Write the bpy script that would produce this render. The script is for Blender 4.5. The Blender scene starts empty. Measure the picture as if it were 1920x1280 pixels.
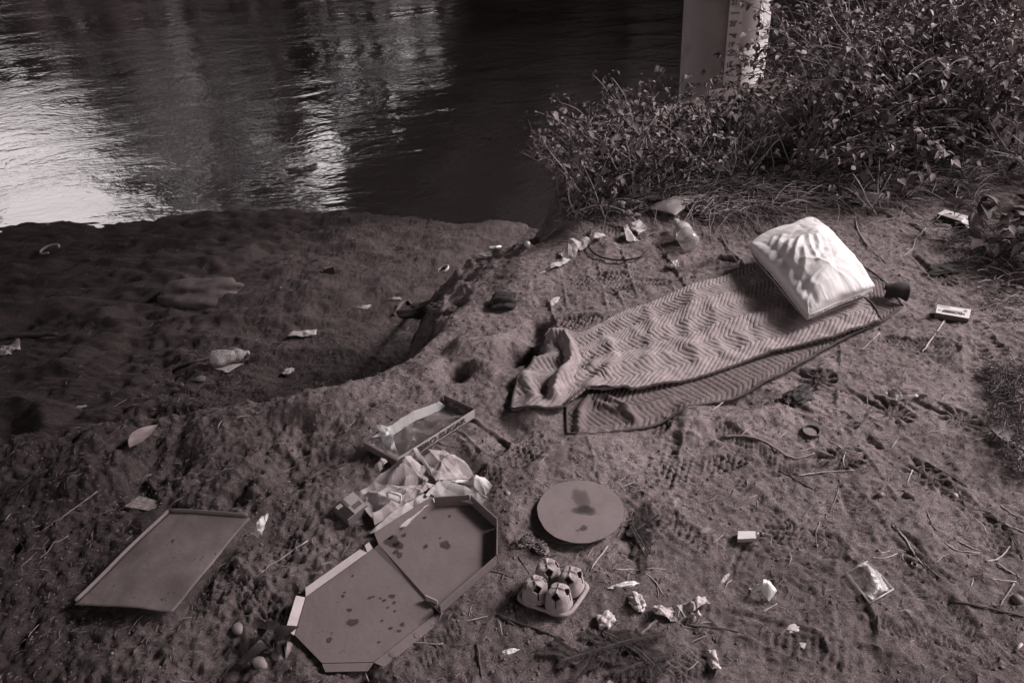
import bpy, math, random
import numpy as np
from math import radians as rad
random.seed(7); RNG=np.random.RandomState(11)
S=bpy.context.scene; COL=S.collection
# ------------------------------------------------------------------ camera
CAM_H=1.75; FPX=1480.0
_d=np.array([180.,-2050.,-FPX]); _d/=np.linalg.norm(_d); _u=-_d
_f=np.array([0,0,-1.]); _Y=_f-_f.dot(_u)*_u; _Y/=np.linalg.norm(_Y); _X=np.cross(_Y,_u)
ROT=np.array([_X,_Y,_u])
cam=bpy.data.cameras.new('camera'); cam.lens=FPX/1920*36; cam.sensor_width=36; cam.clip_start=0.05; cam.clip_end=2000
camo=bpy.data.objects.new('camera',cam); COL.objects.link(camo); S.camera=camo
import mathutils
camo.matrix_world=mathutils.Matrix.Translation((0,0,CAM_H))@mathutils.Matrix(ROT.tolist()).to_4x4()
# ------------------------------------------------------------------ light
SUN_EL=37.0; SUN_AZ=74.0   # azimuth from +Y towards +X
w=bpy.data.worlds.new('World'); S.world=w; w.use_nodes=True
nt=w.node_tree; bg=nt.nodes['Background']
sky=nt.nodes.new('ShaderNodeTexSky'); sky.sky_type='NISHITA'; sky.sun_disc=False
sky.sun_elevation=rad(SUN_EL); sky.sun_rotation=rad(SUN_AZ); sky.dust_density=3; sky.air_density=1.0
bw=nt.nodes.new('ShaderNodeRGBToBW'); nt.links.new(sky.outputs[0],bw.inputs[0])   # monochrome photograph: grey sky
mx=nt.nodes.new('ShaderNodeMix'); mx.data_type='RGBA'; mx.blend_type='MULTIPLY'; mx.inputs[0].default_value=1
nt.links.new(bw.outputs[0],mx.inputs[6]); mx.inputs[7].default_value=(1,.94,.95,1)
nt.links.new(mx.outputs[2],bg.inputs[0]); bg.inputs[1].default_value=0.15
sl=bpy.data.lights.new('sun','SUN'); sl.energy=2.6; sl.angle=rad(15); sl.color=(1,.985,.98)
so=bpy.data.objects.new('sun',sl); COL.objects.link(so)
_e,_a=rad(SUN_EL),rad(SUN_AZ)
sd=mathutils.Vector((math.cos(_e)*math.sin(_a),math.cos(_e)*math.cos(_a),math.sin(_e)))
so.rotation_euler=sd.to_track_quat('Z','Y').to_euler()
S.view_settings.view_transform='Standard'; S.view_settings.look='None'; S.view_settings.gamma=1
S.view_settings.use_curve_mapping=False; S.view_settings.exposure=1.08
S.render.engine='CYCLES'
S.cycles.transparent_max_bounces=12
# ------------------------------------------------------------------ materials
def tone(v,a=1):
    k=.745+.235*min(1,max(0,(v-.1)/.6)); return (v,v*k,v*(k+.008),a)
MATS={}
def M(name,v,rough=.8,var=.25,vscale=25,bump=0,bscale=80,bdist=.002,spec=.3,detail=4,v2=None,stain=None,specks=None,trans=None,metal=0,obj_var=0,coords='Object'):
    if name in MATS: return MATS[name]
    m=bpy.data.materials.new(name); m.use_nodes=True; n=m.node_tree; b=n.nodes['Principled BSDF']; L=n.links
    tc=n.nodes.new('ShaderNodeTexCoord'); 
    nz=n.nodes.new('ShaderNodeTexNoise'); nz.inputs['Scale'].default_value=vscale; nz.inputs['Detail'].default_value=detail; nz.inputs['Roughness'].default_value=.65
    L.new(tc.outputs[coords],nz.inputs['Vector'])
    rp=n.nodes.new('ShaderNodeValToRGB'); lo=v*(1-var); hi=v*(1+var) if v2 is None else v2
    rp.color_ramp.elements[0].position=.32; rp.color_ramp.elements[1].position=.68
    rp.color_ramp.elements[0].color=tone(lo); rp.color_ramp.elements[1].color=tone(hi)
    L.new(nz.outputs[0],rp.inputs[0]); col=rp.outputs[0]
    if stain:
        sc,th,sv,sm=stain
        n2=n.nodes.new('ShaderNodeTexNoise'); n2.inputs['Scale'].default_value=sc; n2.inputs['Detail'].default_value=2
        L.new(tc.outputs[coords],n2.inputs['Vector'])
        r2=n.nodes.new('ShaderNodeValToRGB'); r2.color_ramp.elements[0].position=th; r2.color_ramp.elements[1].position=th+sm
        L.new(n2.outputs[0],r2.inputs[0]); mm=n.nodes.new('ShaderNodeMix'); mm.data_type='RGBA'
        L.new(r2.outputs[0],mm.inputs[0]); L.new(col,mm.inputs[6]); mm.inputs[7].default_value=tone(sv); col=mm.outputs[2]
    if specks:
        sc,th,sv=specks; n4=n.nodes.new('ShaderNodeTexNoise'); n4.inputs['Scale'].default_value=sc; n4.inputs['Detail'].default_value=3; n4.inputs['Roughness'].default_value=.7; L.new(tc.outputs[coords],n4.inputs['Vector'])
        r4=n.nodes.new('ShaderNodeValToRGB'); r4.color_ramp.elements[0].position=th; r4.color_ramp.elements[1].position=th+.03; L.new(n4.outputs[0],r4.inputs[0]); m4=n.nodes.new('ShaderNodeMix'); m4.data_type='RGBA'
        L.new(r4.outputs[0],m4.inputs[0]); L.new(col,m4.inputs[6]); m4.inputs[7].default_value=tone(sv); col=m4.outputs[2]
    if obj_var:
        oi=n.nodes.new('ShaderNodeObjectInfo'); mr=n.nodes.new('ShaderNodeMapRange'); mr.inputs[3].default_value=1-obj_var; mr.inputs[4].default_value=1+obj_var
        L.new(oi.outputs['Random'],mr.inputs[0]); m3=n.nodes.new('ShaderNodeMix'); m3.data_type='RGBA'; m3.blend_type='MULTIPLY'; m3.inputs[0].default_value=1
        L.new(col,m3.inputs[6]); L.new(mr.outputs[0],m3.inputs[7]); col=m3.outputs[2]
    L.new(col,b.inputs['Base Color'])
    b.inputs['Roughness'].default_value=rough; b.inputs['Specular IOR Level'].default_value=spec; b.inputs['Metallic'].default_value=metal
    if bump:
        nb=n.nodes.new('ShaderNodeTexNoise'); nb.inputs['Scale'].default_value=bscale; nb.inputs['Detail'].default_value=5; nb.inputs['Roughness'].default_value=.7
        L.new(tc.outputs[coords],nb.inputs['Vector'])
        bp=n.nodes.new('ShaderNodeBump'); bp.inputs['Strength'].default_value=bump; bp.inputs['Distance'].default_value=bdist
        L.new(nb.outputs[0],bp.inputs['Height']); L.new(bp.outputs[0],b.inputs['Normal'])
    if trans is not None:   # clear plastic film
        gl=n.nodes.new('ShaderNodeBsdfTransparent'); ms=n.nodes.new('ShaderNodeMixShader'); lw=n.nodes.new('ShaderNodeLayerWeight'); lw.inputs[0].default_value=.35
        mr=n.nodes.new('ShaderNodeMapRange'); mr.inputs[3].default_value=trans; mr.inputs[4].default_value=.75
        L.new(lw.outputs['Facing'],mr.inputs[0]); L.new(mr.outputs[0],ms.inputs[0]); L.new(gl.outputs[0],ms.inputs[1]); L.new(b.outputs[0],ms.inputs[2])
        L.new(ms.outputs[0],n.nodes['Material Output'].inputs[0])
    MATS[name]=m; return m
# ------------------------------------------------------------------ noise
def _hash(ix,iy,seed):
    h=(ix.astype(np.int64)*374761393+iy.astype(np.int64)*668265263+seed*1442695041)&0x7fffffff
    h=((h^(h>>13))*1274126177)&0x7fffffff
    return ((h^(h>>16))&0xffff)/65535.0
def vnoise(x,y,seed=0):
    ix=np.floor(x);iy=np.floor(y);fx=x-ix;fy=y-iy;fx=fx*fx*(3-2*fx);fy=fy*fy*(3-2*fy)
    a=_hash(ix,iy,seed);b=_hash(ix+1,iy,seed);c=_hash(ix,iy+1,seed);d=_hash(ix+1,iy+1,seed)
    return (a+(b-a)*fx)*(1-fy)+(c+(d-c)*fx)*fy-.5
def fbm(x,y,wl,octv=3,seed=0,gain=.5):
    s=np.zeros_like(x);a=1;f=1/wl
    for k in range(octv):
        c,sn=math.cos(k*1.1+.4),math.sin(k*1.1+.4)
        s+=a*vnoise((x*c-y*sn)*f,(x*sn+y*c)*f,seed+k*17);a*=gain;f*=2.03
    return s
def ridged(x,y,wl,octv=3,seed=0):
    s=np.zeros_like(x);a=1;f=1/wl
    for k in range(octv):
        s+=a*(1-4*np.abs(vnoise(x*f,y*f,seed+k*31)));a*=.5;f*=2.1
    return s
def sstep(t): t=np.clip(t,0,1); return t*t*(3-2*t)
def segdist(x,y,pts):
    best=np.full(np.shape(x),1e9)
    for (ax,ay),(bx,by) in zip(pts[:-1],pts[1:]):
        dx,dy=bx-ax,by-ay; t=np.clip(((x-ax)*dx+(y-ay)*dy)/(dx*dx+dy*dy+1e-12),0,1)
        best=np.minimum(best,(x-ax-t*dx)**2+(y-ay-t*dy)**2)
    return np.sqrt(best)
def inpoly(x,y,pts):
    r=np.zeros(np.shape(x),bool)
    for (ax,ay),(bx,by) in zip(pts,pts[1:]+pts[:1]):
        if ay==by: continue
        r^=((ay>y)!=(by>y))&(x<(bx-ax)*(y-ay)/(by-ay)+ax)
    return r
def rayd(px,py): return ROT@np.array([(px-960)/FPX,-(py-640)/FPX,-1.])
def PZ(px,py,z=0.):
    r=rayd(px,py);t=(z-CAM_H)/r[2];q=r*t;return np.array([q[0],q[1],z])
# ------------------------------------------------------------------ terrain
EDGE=[(-90,1.7),(-6,2.0),(-3,2.12),(-1.84,2.19),(-1.13,2.24),(-.61,2.26),(-.4,2.36),(-.27,2.55),(-.12,2.75),(.01,3.09),(.22,3.3),(.32,3.8),(.55,4.4),(1.05,4.8),(1.8,5.1),(3,5.5),(6,5.5),(90,6.5)]
SHX=[-90,-12,-5.8,-4.4,-2.3,-1,.43,2,5,90];SHY=[7.0,7.9,8.35,8.3,8.1,7.8,7.26,6.7,6.3,6.6]
WATER=-2.1
def axis(a,b,fine,lo,hi,growth,first):
    xs=list(np.arange(a,b,fine)); s=first;x=xs[-1]
    while x<hi: x+=s; s*=growth; xs.append(x)
    s=first;x=xs[0];pre=[]
    while x>lo: x-=s; s*=growth; pre.append(x)
    return np.array(pre[::-1]+xs)
GX=axis(-1.9,2.15,.006,-170,170,1.022,.012)
_y1=list(np.arange(.8,3.6,.006)); _y2=[];s=.008;x=_y1[-1]
while x<9: x+=s; s=min(s*1.012,.03); _y2.append(x)
while x<220: x+=s; s*=1.09; _y2.append(x)
_y0=[];s=.03;x=.8
while x>-60: x-=s; s*=1.15; _y0.append(x)
GY=np.array(_y0[::-1]+_y1+_y2)
XX,YY=np.meshgrid(GX,GY)
ex=np.array([p[0] for p in EDGE]);ey=np.array([p[1] for p in EDGE])
near=(np.abs(XX)<12)&(YY<12)&(YY>-4)
edist=np.abs(YY-np.interp(XX,ex,ey)); edist[near]=segdist(XX[near],YY[near],EDGE)
outside=YY>np.interp(XX,ex,ey)
s_=np.where(outside,edist,-edist)+fbm(XX,YY,.35,3,5)*.10
ys=np.interp(XX,SHX,SHY)+fbm(XX,YY*0,1.1,2,9)*.15
zb=WATER-np.where(YY<ys,.235,.35)*(YY-ys)*np.where(YY<ys,1,1); zb=np.maximum(zb,-4.5); zb=np.minimum(zb,-.98+.02*XX.clip(-9,9))
zb=np.where(YY>46,np.maximum(zb,-4.5+(YY-46)*.5),zb); zb=np.minimum(zb,13.0)
zp=-.05*np.clip(-XX-.5,0,3)
wid=.80+.6*np.exp(-((XX+.25)/.45)**2)*sstep((YY-2.3)*2)*(1-sstep((YY-3.3)*1.6))-.25*sstep((YY-3.3)*1.5)*(XX>-.5)
_q=np.clip((s_+.01)/wid,0,1); tt=1-(1-_q)**1.7; tt=tt*sstep(_q*9); _w=np.exp(-((XX+.05)/.42)**4)*sstep((YY-2.5)*2.5)*(1-sstep((YY-3.25)*1.3)); _q2=np.clip((s_+.10)/1.75,0,1); tt=tt*(1-_w)+_w*(_q2**1.25)
Z=zp+(zb-zp)*tt
Z+=.035*np.exp(-((s_+.07)/.07)**2)*(s_<.05)*(1-.8*_w)*np.clip(.4+fbm(XX,YY,.22,3,77)*2.2,0,1.5)        # crumbly lip
DAMP_AND_SHADE=sstep(np.maximum(tt*1.8,(-.15-XX+.35*(1.6-YY)+fbm(XX,YY,.7,3,3)*.9)*.75))  # damp beach, plus lower-left dimming painted into the soil colour
DAMP_AND_SHADE=np.maximum(DAMP_AND_SHADE,.55*sstep((2.0+.25*fbm(XX,YY,.4,3,91)*2-YY)/.9)*(1-.5*tt))  # painted light falloff: soil colour darkens towards the camera
ROUGH=sstep((-.1-XX+.5*(1.7-YY)+fbm(XX,YY,.5,2,8)*.5)*1.1)      # trampled leafy part, lower left
coarse=fbm(XX,YY,.6,3,1)*.05*(1+.3*tt)
Z+=coarse
# beach hummocks
dune=ridged(XX*1.0+.3*YY,YY*1.6,.62,3,41)
Z+=np.where(tt>.6,1,0)*sstep((tt-.6)*3)*(.055*np.abs(dune)*sstep((-XX-.2)/2.5)+.035*fbm(XX,YY,.3,4,43,.65)+.02*np.maximum(0,fbm(XX,YY,.12,2,45)))*(YY<ys+.2)
def bump_px(px,py,r,h,asp=1,ang=0,z=0):
    global Z
    c=PZ(px,py,z); m=(np.abs(XX-c[0])<r*3*max(1,asp))&(np.abs(YY-c[1])<r*3*max(1,asp))
    dx=XX[m]-c[0];dy=YY[m]-c[1];ca,sa=math.cos(ang),math.sin(ang)
    a=(dx*ca+dy*sa)/asp;b=-dx*sa+dy*ca; b=b+fbm(XX[m],YY[m],.1,2,int(px))*.05; h=h*1.3
    Z[m]+=h*np.exp(-((a*a+b*b)/(r*r))**1.3)
for a in [(985,655,.055,-.07,1.3,.5),(1000,610,.05,-.05,1.2,.3),(880,650,.05,.035,1.4,.4),(900,690,.05,.03,1.2,2.5),(850,700,.05,-.03,1.2,0),(930,640,.04,.03,1.5,.8),
          (800,690,.05,.025,1.2,.2),(1400,740,.07,-.025,1.3,0),(1500,700,.06,-.02,1.2,.5),(1295,790,.06,.03,1.8,.9),(1360,800,.05,.015,2,.1),(1420,770,.05,.02,2.2,.3),
          (1000,780,.05,.02,1.5,.2),(960,810,.06,-.02,1.3,.2),(1325,490,.06,-.02,1.4,.2),(1560,690,.05,.012,2,-.2),(1640,700,.06,-.012,1.3,0),(1660,480,.05,.01,2,0),(720,780,.07,.03,1.6,.3),
          (600,770,.08,.02,1.3,0),(420,800,.09,.025,1.6,0),(300,850,.09,-.03,1.4,.3),(140,870,.1,.03,1.5,0),(560,860,.08,-.03,1.3,.4),(640,850,.05,-.03,1.3,.4),(230,900,.08,-.03,1.3,.4),
          (1620,770,.05,-.01,2,.4),(1780,640,.08,.012,1.5,0),(1215,700,.03,.0,1,0)]: bump_px(*a)
# medium detail, damped where things lie
FLAT=[[(955,765),(1064,818),(1210,800),(1410,722),(1695,572),(1585,468),(1400,490),(1035,608)],
      [(683,825),(830,745),(890,775),(745,870)],[(553,1190),(574,1119),(700,1025),(814,935),(880,930),(930,974),(930,1040),(815,1150),(690,1245),(604,1245)],
      [(320,955),(475,970),(325,1155),(135,1135)],[(967,1120),(1015,1060),(1110,1092),(1064,1160)],[(1012,990),(1050,915),(1130,912),(1165,970),(1110,1022),(1030,1015)],
      [(697,990),(665,930),(780,850),(850,845),(915,910),(800,940)],
      [(225,955),(258,922),(318,935),(290,968)],[(462,1010),(470,965),(508,960),(500,1012)]]
keep=np.ones_like(XX)
core=(XX>-2.2)&(XX<2.4)&(YY<3.8)&(YY>.7)
for pl in FLAT:
    wp=[tuple(PZ(*p,.01)[:2]) for p in pl]; xs_=[p[0] for p in wp];yy_=[p[1] for p in wp]
    m=(XX>min(xs_)-.1)&(XX<max(xs_)+.1)&(YY>min(yy_)-.1)&(YY<max(yy_)+.1)
    x=XX[m];y=YY[m];d=segdist(x,y,wp+wp[:1]);ins=inpoly(x,y,wp); k=np.where(ins,np.clip(1-d/.04,0,1)*.9,1.0); keep[m]=np.minimum(keep[m],k)
fine=np.zeros_like(XX); x=XX[near];y=YY[near]
rg=ROUGH[near]
fine[near]=fbm(x,y,.17,3,21)*(.010+.018*rg)+fbm(x,y,.045,3,22,.65)*(.0050+.009*rg)+np.maximum(0,fbm(x,y,.03,2,29)-.12)*(.006+.018*rg)+ridged(x+.02*fbm(x,y,.1,2,71),y*1.1,.13,3,23)*(.0022+.002*rg)
slope_=sstep(tt[near]*8)*(1-sstep((tt[near]-.8)*6)); fine[near]+=slope_*(fbm(x,y,.3,4,27,.65)*.075+np.maximum(0,fbm(x,y,.07,3,28))*.06)
fine[near]-=np.maximum(0,fbm(x,y,.09,2,25)-.22)*(.012+.06*rg)
fine[near]+=fbm(x,y,.020,2,26,.7)*(.0058+.003*rg)+np.maximum(0,fbm(x,y,.016,1,33)-.2)*.011
Z+=fine*(.12+.88*keep)
for pl in FLAT[1:]:
    wp=[tuple(PZ(*p,.01)[:2]) for p in pl]; xs_=[p[0] for p in wp];yy_=[p[1] for p in wp]
    m=(XX>min(xs_)-.1)&(XX<max(xs_)+.1)&(YY>min(yy_)-.1)&(YY<max(yy_)+.1); x=XX[m];y=YY[m]; ins=inpoly(x,y,wp); d=segdist(x,y,wp+wp[:1])
    k=np.where(ins,1,np.clip(1-d/.04,0,1)); cap=-.05*np.clip(-x-.5,0,3)+.006; Z[m]=np.where(Z[m]>cap,Z[m]*(1-k)+cap*k,Z[m])
# footprints
def stamp(px,py,px2,py2,L=.29,kind='lug',depth=.010,amp=.0032):
    global Z
    c=PZ(px,py,0)[:2];c2=PZ(px2,py2,0)[:2];dv=c2-c;dv/=np.linalg.norm(dv);W=L*.37
    m=(np.abs(XX-c[0])<L*.75)&(np.abs(YY-c[1])<L*.75)
    dx=XX[m]-c[0];dy=YY[m]-c[1];a=(dx*dv[0]+dy*dv[1])/(L/2);b=(-dx*dv[1]+dy*dv[0])/(W/2)
    half=(.80+.18*np.sin((a-.1)*2.6))*np.sqrt(np.clip(1-np.abs(a)**5,0,1))
    q=(half-np.abs(b))*(W/2)+fbm(XX[m],YY[m],.05,2,int(px))*.012
    q=np.where(np.abs(a)>1,-(np.abs(a)-1)*L/2-.004,q)
    ins=sstep((q+.001)/.005); A=a*L/2;B=b*W/2
    if kind=='lug': p=np.sign(np.sin(A*2*np.pi/.021+np.floor(B/.016)*np.pi))*.6+.4*np.sign(np.sin(B*2*np.pi/.016))
    elif kind=='chev': p=np.sin(2*np.pi*(A+.7*np.abs(B))/.017)
    elif kind=='ring': r=np.minimum(np.hypot(A-.06,B),np.hypot(A+.09,B)); p=np.sin(2*np.pi*r/.0125)
    elif kind=='radial': p=np.clip(3*np.sin(11*np.arctan2(B,A-.07)),-1,1)
    elif kind=='bar': p=np.sin(A*2*np.pi/.021+2*fbm(A,B,.05,1,3))
    else: p=np.zeros_like(A)
    k=(.15+.85*keep[m])*np.clip(.75+fbm(XX[m],YY[m],.08,2,int(py))*1.3,0,1.1)
    depth*=1.05 if py<620 else .9 if py<880 else .6;amp*=2.3 if py<620 else 1.8 if py<880 else 1.15
    Z[m]+=k*(-depth*ins+depth*.75*np.exp(-((q+.005)/.006)**2)+amp*p*ins)
FP=[(1112,592,1060,600,.28,'lug',.012,.004),(1118,515,1060,520,.28,'lug',.010,.004),(1195,527,1150,530,.28,'chev',.009,.003),(1120,420,1180,440,.28,'lug',.01,.003),
    (1325,490,1390,480,.28,'',.02,0),(1498,690,1560,700,.26,'radial',.010,.004),(1540,860,1620,850,.28,'radial',.006,.004),(1530,765,1600,790,.28,'radial',.007,.004),
    (1250,862,1230,930,.24,'bar',.008,.002),(1320,868,1260,880,.28,'lug',.004,.0028),(1430,945,1480,1010,.28,'lug',.004,.003),(1490,1000,1560,1020,.28,'ring',.005,.003),
    (1770,1195,1850,1215,.28,'ring',.005,.0028),(1890,1205,1980,1190,.28,'ring',.006,.0028),(1600,1120,1610,1200,.27,'',.010,0),(1410,840,1480,880,.28,'chev',.006,.003),
    (1720,640,1790,650,.28,'chev',.007,.003),(1640,745,1700,780,.28,'radial',.006,.003),(1760,760,1820,790,.28,'radial',.005,.003),(1850,640,1880,700,.28,'bar',.006,.003),
    (480,1065,560,1020,.29,'lug',.007,.0045),(470,1120,520,1180,.29,'lug',.007,.0045),(790,1235,820,1200,.27,'chev',.006,.0035),(1330,1010,1400,1040,.28,'bar',.005,.003),
    (1250,970,1300,1010,.28,'chev',.006,.003),(1700,860,1760,900,.28,'radial',.005,.003),(1830,960,1880,1010,.28,'lug',.006,.003),(1560,1220,1640,1240,.28,'bar',.005,.003),
    (1030,890,1100,880,.28,'',.010,0),(1180,790,1240,800,.27,'bar',.01,.002),(1215,880,1180,920,.27,'ring',.006,.002),(1380,560,1440,580,.2,'',.0,0),(1750,500,1800,540,.28,'radial',.007,.003),
    (1680,420,1720,440,.28,'',.008,0),(1440,1180,1500,1200,.28,'',.008,0),(1330,1230,1400,1200,.28,'chev',.005,.003),(1700,1020,1760,1060,.28,'radial',.005,.003),(970,870,1010,840,.27,'lug',.006,.003),
    (900,820,940,850,.27,'',.012,0),(1470,560,1520,570,.2,'',.0,0),(1610,940,1640,1000,.28,'chev',.004,.003),(1480,1090,1560,1080,.28,'lug',.004,.003),(1750,1110,1790,1150,.28,'chev',.005,.003)]
for a in FP: stamp(*a)
def hz(x,y):
    x=np.atleast_1d(np.asarray(x,float));y=np.atleast_1d(np.asarray(y,float))
    i=np.clip(np.searchsorted(GX,x)-1,0,len(GX)-2);j=np.clip(np.searchsorted(GY,y)-1,0,len(GY)-2)
    u=(x-GX[i])/(GX[i+1]-GX[i]);v=(y-GY[j])/(GY[j+1]-GY[j])
    return (Z[j,i]*(1-u)+Z[j,i+1]*u)*(1-v)+(Z[j+1,i]*(1-u)+Z[j+1,i+1]*u)*v
_T=np.arange(1.0,14,.006)
def G(px,py,lift=0.):
    r=rayd(px,py); p=r[None,:]*_T[:,None]; zz=hz(p[:,0],p[:,1])+lift; k=np.argmax(p[:,2]+CAM_H<zz)
    q=p[k]; return np.array([q[0],q[1],float(hz(q[0],q[1])[0])+lift])
# ------------------------------------------------------------------ mesh helpers
ORG={}
def rawmesh(name,V,Fq,smooth=True):
    me=bpy.data.meshes.new(name); V=np.asarray(V,np.float32)
    if isinstance(Fq,np.ndarray) and Fq.ndim==2:
        k=Fq.shape[1]; me.vertices.add(len(V)); me.vertices.foreach_set('co',V.ravel())
        me.loops.add(Fq.size); me.loops.foreach_set('vertex_index',Fq.ravel().astype(np.int32))
        me.polygons.add(len(Fq)); me.polygons.foreach_set('loop_start',np.arange(0,Fq.size,k,dtype=np.int32))
        me.update(calc_edges=True)
    else:
        me.from_pydata(V.tolist(),[],[list(map(int,f)) for f in Fq]); me.update()
    me.polygons.foreach_set('use_smooth',[smooth]*len(me.polygons))
    return me
def tag(o,label=None,cat=None,group=None,kind=None):
    if label: o['label']=label
    if cat: o['category']=cat
    if group: o['group']=group
    if kind: o['kind']=kind
    return o
def thing(name,loc,label,cat,group=None):
    o=bpy.data.objects.new(name,None); o.empty_display_size=.05; o.location=loc; COL.objects.link(o); ORG[o.name]=np.array(loc,float)
    return tag(o,label,cat,group)
def obj(name,V,Fq,mat,parent=None,smooth=True,label=None,cat=None,group=None,kind=None):
    """mesh from world coordinates; origin at its base, or at its thing's root"""
    V=np.asarray(V,float)
    if parent is not None: org=ORG[parent.name]
    elif kind=='structure': org=np.zeros(3)
    else: org=np.array([(V[:,0].min()+V[:,0].max())/2,(V[:,1].min()+V[:,1].max())/2,V[:,2].min()])
    me=rawmesh(name,V-org,Fq,smooth)
    for m_ in (mat if isinstance(mat,(list,tuple)) else [mat]): me.materials.append(m_)
    o=bpy.data.objects.new(name,me); COL.objects.link(o)
    if parent is not None: o.parent=parent; ORG[o.name]=org
    else: o.location=org; ORG[o.name]=org
    return tag(o,label,cat,group,kind)
def setmats(o,idx): o.data.polygons.foreach_set('material_index',np.asarray(idx,np.int32)); o.data.update()
class MB:
    def __init__(s): s.V=[];s.F=[];s.I=[];s.n=0
    def add(s,V,F,i=0):
        V=np.asarray(V,float); s.V.append(V); s.F+= [[int(k)+s.n for k in f] for f in F]; s.I+=[i]*len(F); s.n+=len(V); return s
    def obj(s,name,mat,parent=None,**k):
        o=obj(name,np.vstack(s.V),s.F,mat,parent,**k)
        if isinstance(mat,(list,tuple)) : setmats(o,s.I)
        return o
def frame_along(P_):
    T=np.gradient(P_,axis=0); T/=np.linalg.norm(T,axis=1)[:,None]+1e-9
    ref=np.array([0,0,1.]) if abs(T[0][2])<.9 else np.array([1.,0,0]); A=np.cross(T,ref); nn=np.linalg.norm(A,axis=1)
    A[nn<1e-3]=[1,0,0]; A/=np.linalg.norm(A,axis=1)[:,None]; B=np.cross(A,T); return T,A,B
def tube(P_,R_,n=6,cap=True,flat=1.0):
    P_=np.asarray(P_,float); R_=np.broadcast_to(np.asarray(R_,float),(len(P_),)); T,A,B=frame_along(P_)
    th=np.arange(n)*2*np.pi/n; V=(P_[:,None,:]+R_[:,None,None]*(np.cos(th)[None,:,None]*A[:,None,:]+flat*np.sin(th)[None,:,None]*B[:,None,:])).reshape(-1,3)
    F=[[i*n+j,i*n+(j+1)%n,(i+1)*n+(j+1)%n,(i+1)*n+j] for i in range(len(P_)-1) for j in range(n)]
    if cap: F+=[list(range(n))[::-1],[(len(P_)-1)*n+j for j in range(n)]]
    return V,F
def spline(pts,n):
    pts=np.asarray(pts,float)
    if len(pts)==2: return pts[0]+(pts[1]-pts[0])*np.linspace(0,1,n)[:,None]
    P_=np.vstack([2*pts[0]-pts[1],pts,2*pts[-1]-pts[-2]]); out=[]
    m=len(pts)-1
    for t in np.linspace(0,m-1e-6,n):
        i=int(t);u=t-i;a,b,c,d=P_[i],P_[i+1],P_[i+2],P_[i+3]
        out.append(.5*((2*b)+(-a+c)*u+(2*a-5*b+4*c-d)*u*u+(-a+3*b-3*c+d)*u**3))
    return np.array(out)
def arcspline(pts,n):
    q=spline(pts,max(200,n*2)); L=np.r_[0,np.cumsum(np.linalg.norm(np.diff(q,axis=0),axis=1))]; t=np.linspace(0,L[-1],n)
    return np.stack([np.interp(t,L,q[:,k]) for k in range(q.shape[1])],1),L[-1]
def box(c,sx,sy,sz,R=None):
    V=np.array([[x,y,z] for x in(-.5,.5) for y in(-.5,.5) for z in(-.5,.5)])*[sx,sy,sz]
    if R is not None: V=V@np.asarray(R).T
    return V+np.asarray(c),[[0,1,3,2],[4,6,7,5],[0,4,5,1],[2,3,7,6],[0,2,6,4],[1,5,7,3]]
def rotz(a): c,s=math.cos(a),math.sin(a); return np.array([[c,-s,0],[s,c,0],[0,0,1]])
def gridfaces(nu,nv,off=0):
    i,j=np.meshgrid(np.arange(nu-1),np.arange(nv-1),indexing='ij'); a=(i*nv+j+off).ravel(); return np.stack([a,a+nv,a+nv+1,a+1],1)
def solid_grid(P_,th):
    """P_ (nu,nv,3) top surface -> closed sheet of thickness th (below)"""
    nu,nv,_=P_.shape; du=np.gradient(P_,axis=0);dv=np.gradient(P_,axis=1);N=np.cross(du,dv);N/=np.linalg.norm(N,axis=2)[:,:,None]+1e-12
    if N[...,2].mean()<0: N=-N; flip=True
    else: flip=False
    Bt=P_-N*th; n=nu*nv; V=np.vstack([P_.reshape(-1,3),Bt.reshape(-1,3)])
    F1=gridfaces(nu,nv);F2=gridfaces(nu,nv,n)[:,::-1]
    rim=[]; idx=[i*nv for i in range(nu)]+[(nu-1)*nv+j for j in range(1,nv)]+[i*nv+nv-1 for i in range(nu-2,-1,-1)]+[j for j in range(nv-2,0,-1)]
    idx=np.array(idx); nx=np.roll(idx,-1); F3=np.stack([nx,idx,idx+n,nx+n],1)
    F=np.vstack([F1,F2,F3]); 
    if flip: F=F[:,::-1].copy()
    return V,F
def tri(t): return np.abs((t-np.floor(t))-.5)*2
def folds(x,y,seed,n=6,wl=.05,amp=.006):
    """crumpled sheet: sparse sharp creases of limited length"""
    r=np.random.RandomState(seed); h=np.zeros_like(x); x0,x1,y0,y1=x.min(),x.max(),y.min(),y.max(); N_=int(min(60,n*2+((x1-x0)*(y1-y0))/(wl*wl)*2.2))
    for k in range(N_):
        a=r.uniform(0,np.pi);cx=r.uniform(x0,x1);cy=r.uniform(y0,y1);dx,dy=x-cx,y-cy
        q=-dx*math.sin(a)+dy*math.cos(a)+.12*wl*fbm(x,y,wl,1,seed+k)*2; p=dx*math.cos(a)+dy*math.sin(a); L_=wl*r.uniform(.6,2.2)
        wd=wl*r.uniform(.12,.45); h+=amp*r.choice([-1,1,1])*r.uniform(.3,1.1)*np.exp(-np.abs(q)/wd)*np.exp(-(p/L_)**4)
    h+=amp*.8*fbm(x,y,wl*2.2,2,seed+99)
    return h-h.mean()
def quad_patch(c,nu,nv):
    c=np.asarray(c,float);u=np.linspace(0,1,nu)[:,None,None];v=np.linspace(0,1,nv)[None,:,None]
    return (c[0]*(1-u)+c[1]*u)*(1-v)+(c[3]*(1-u)+c[2]*u)*v
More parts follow.
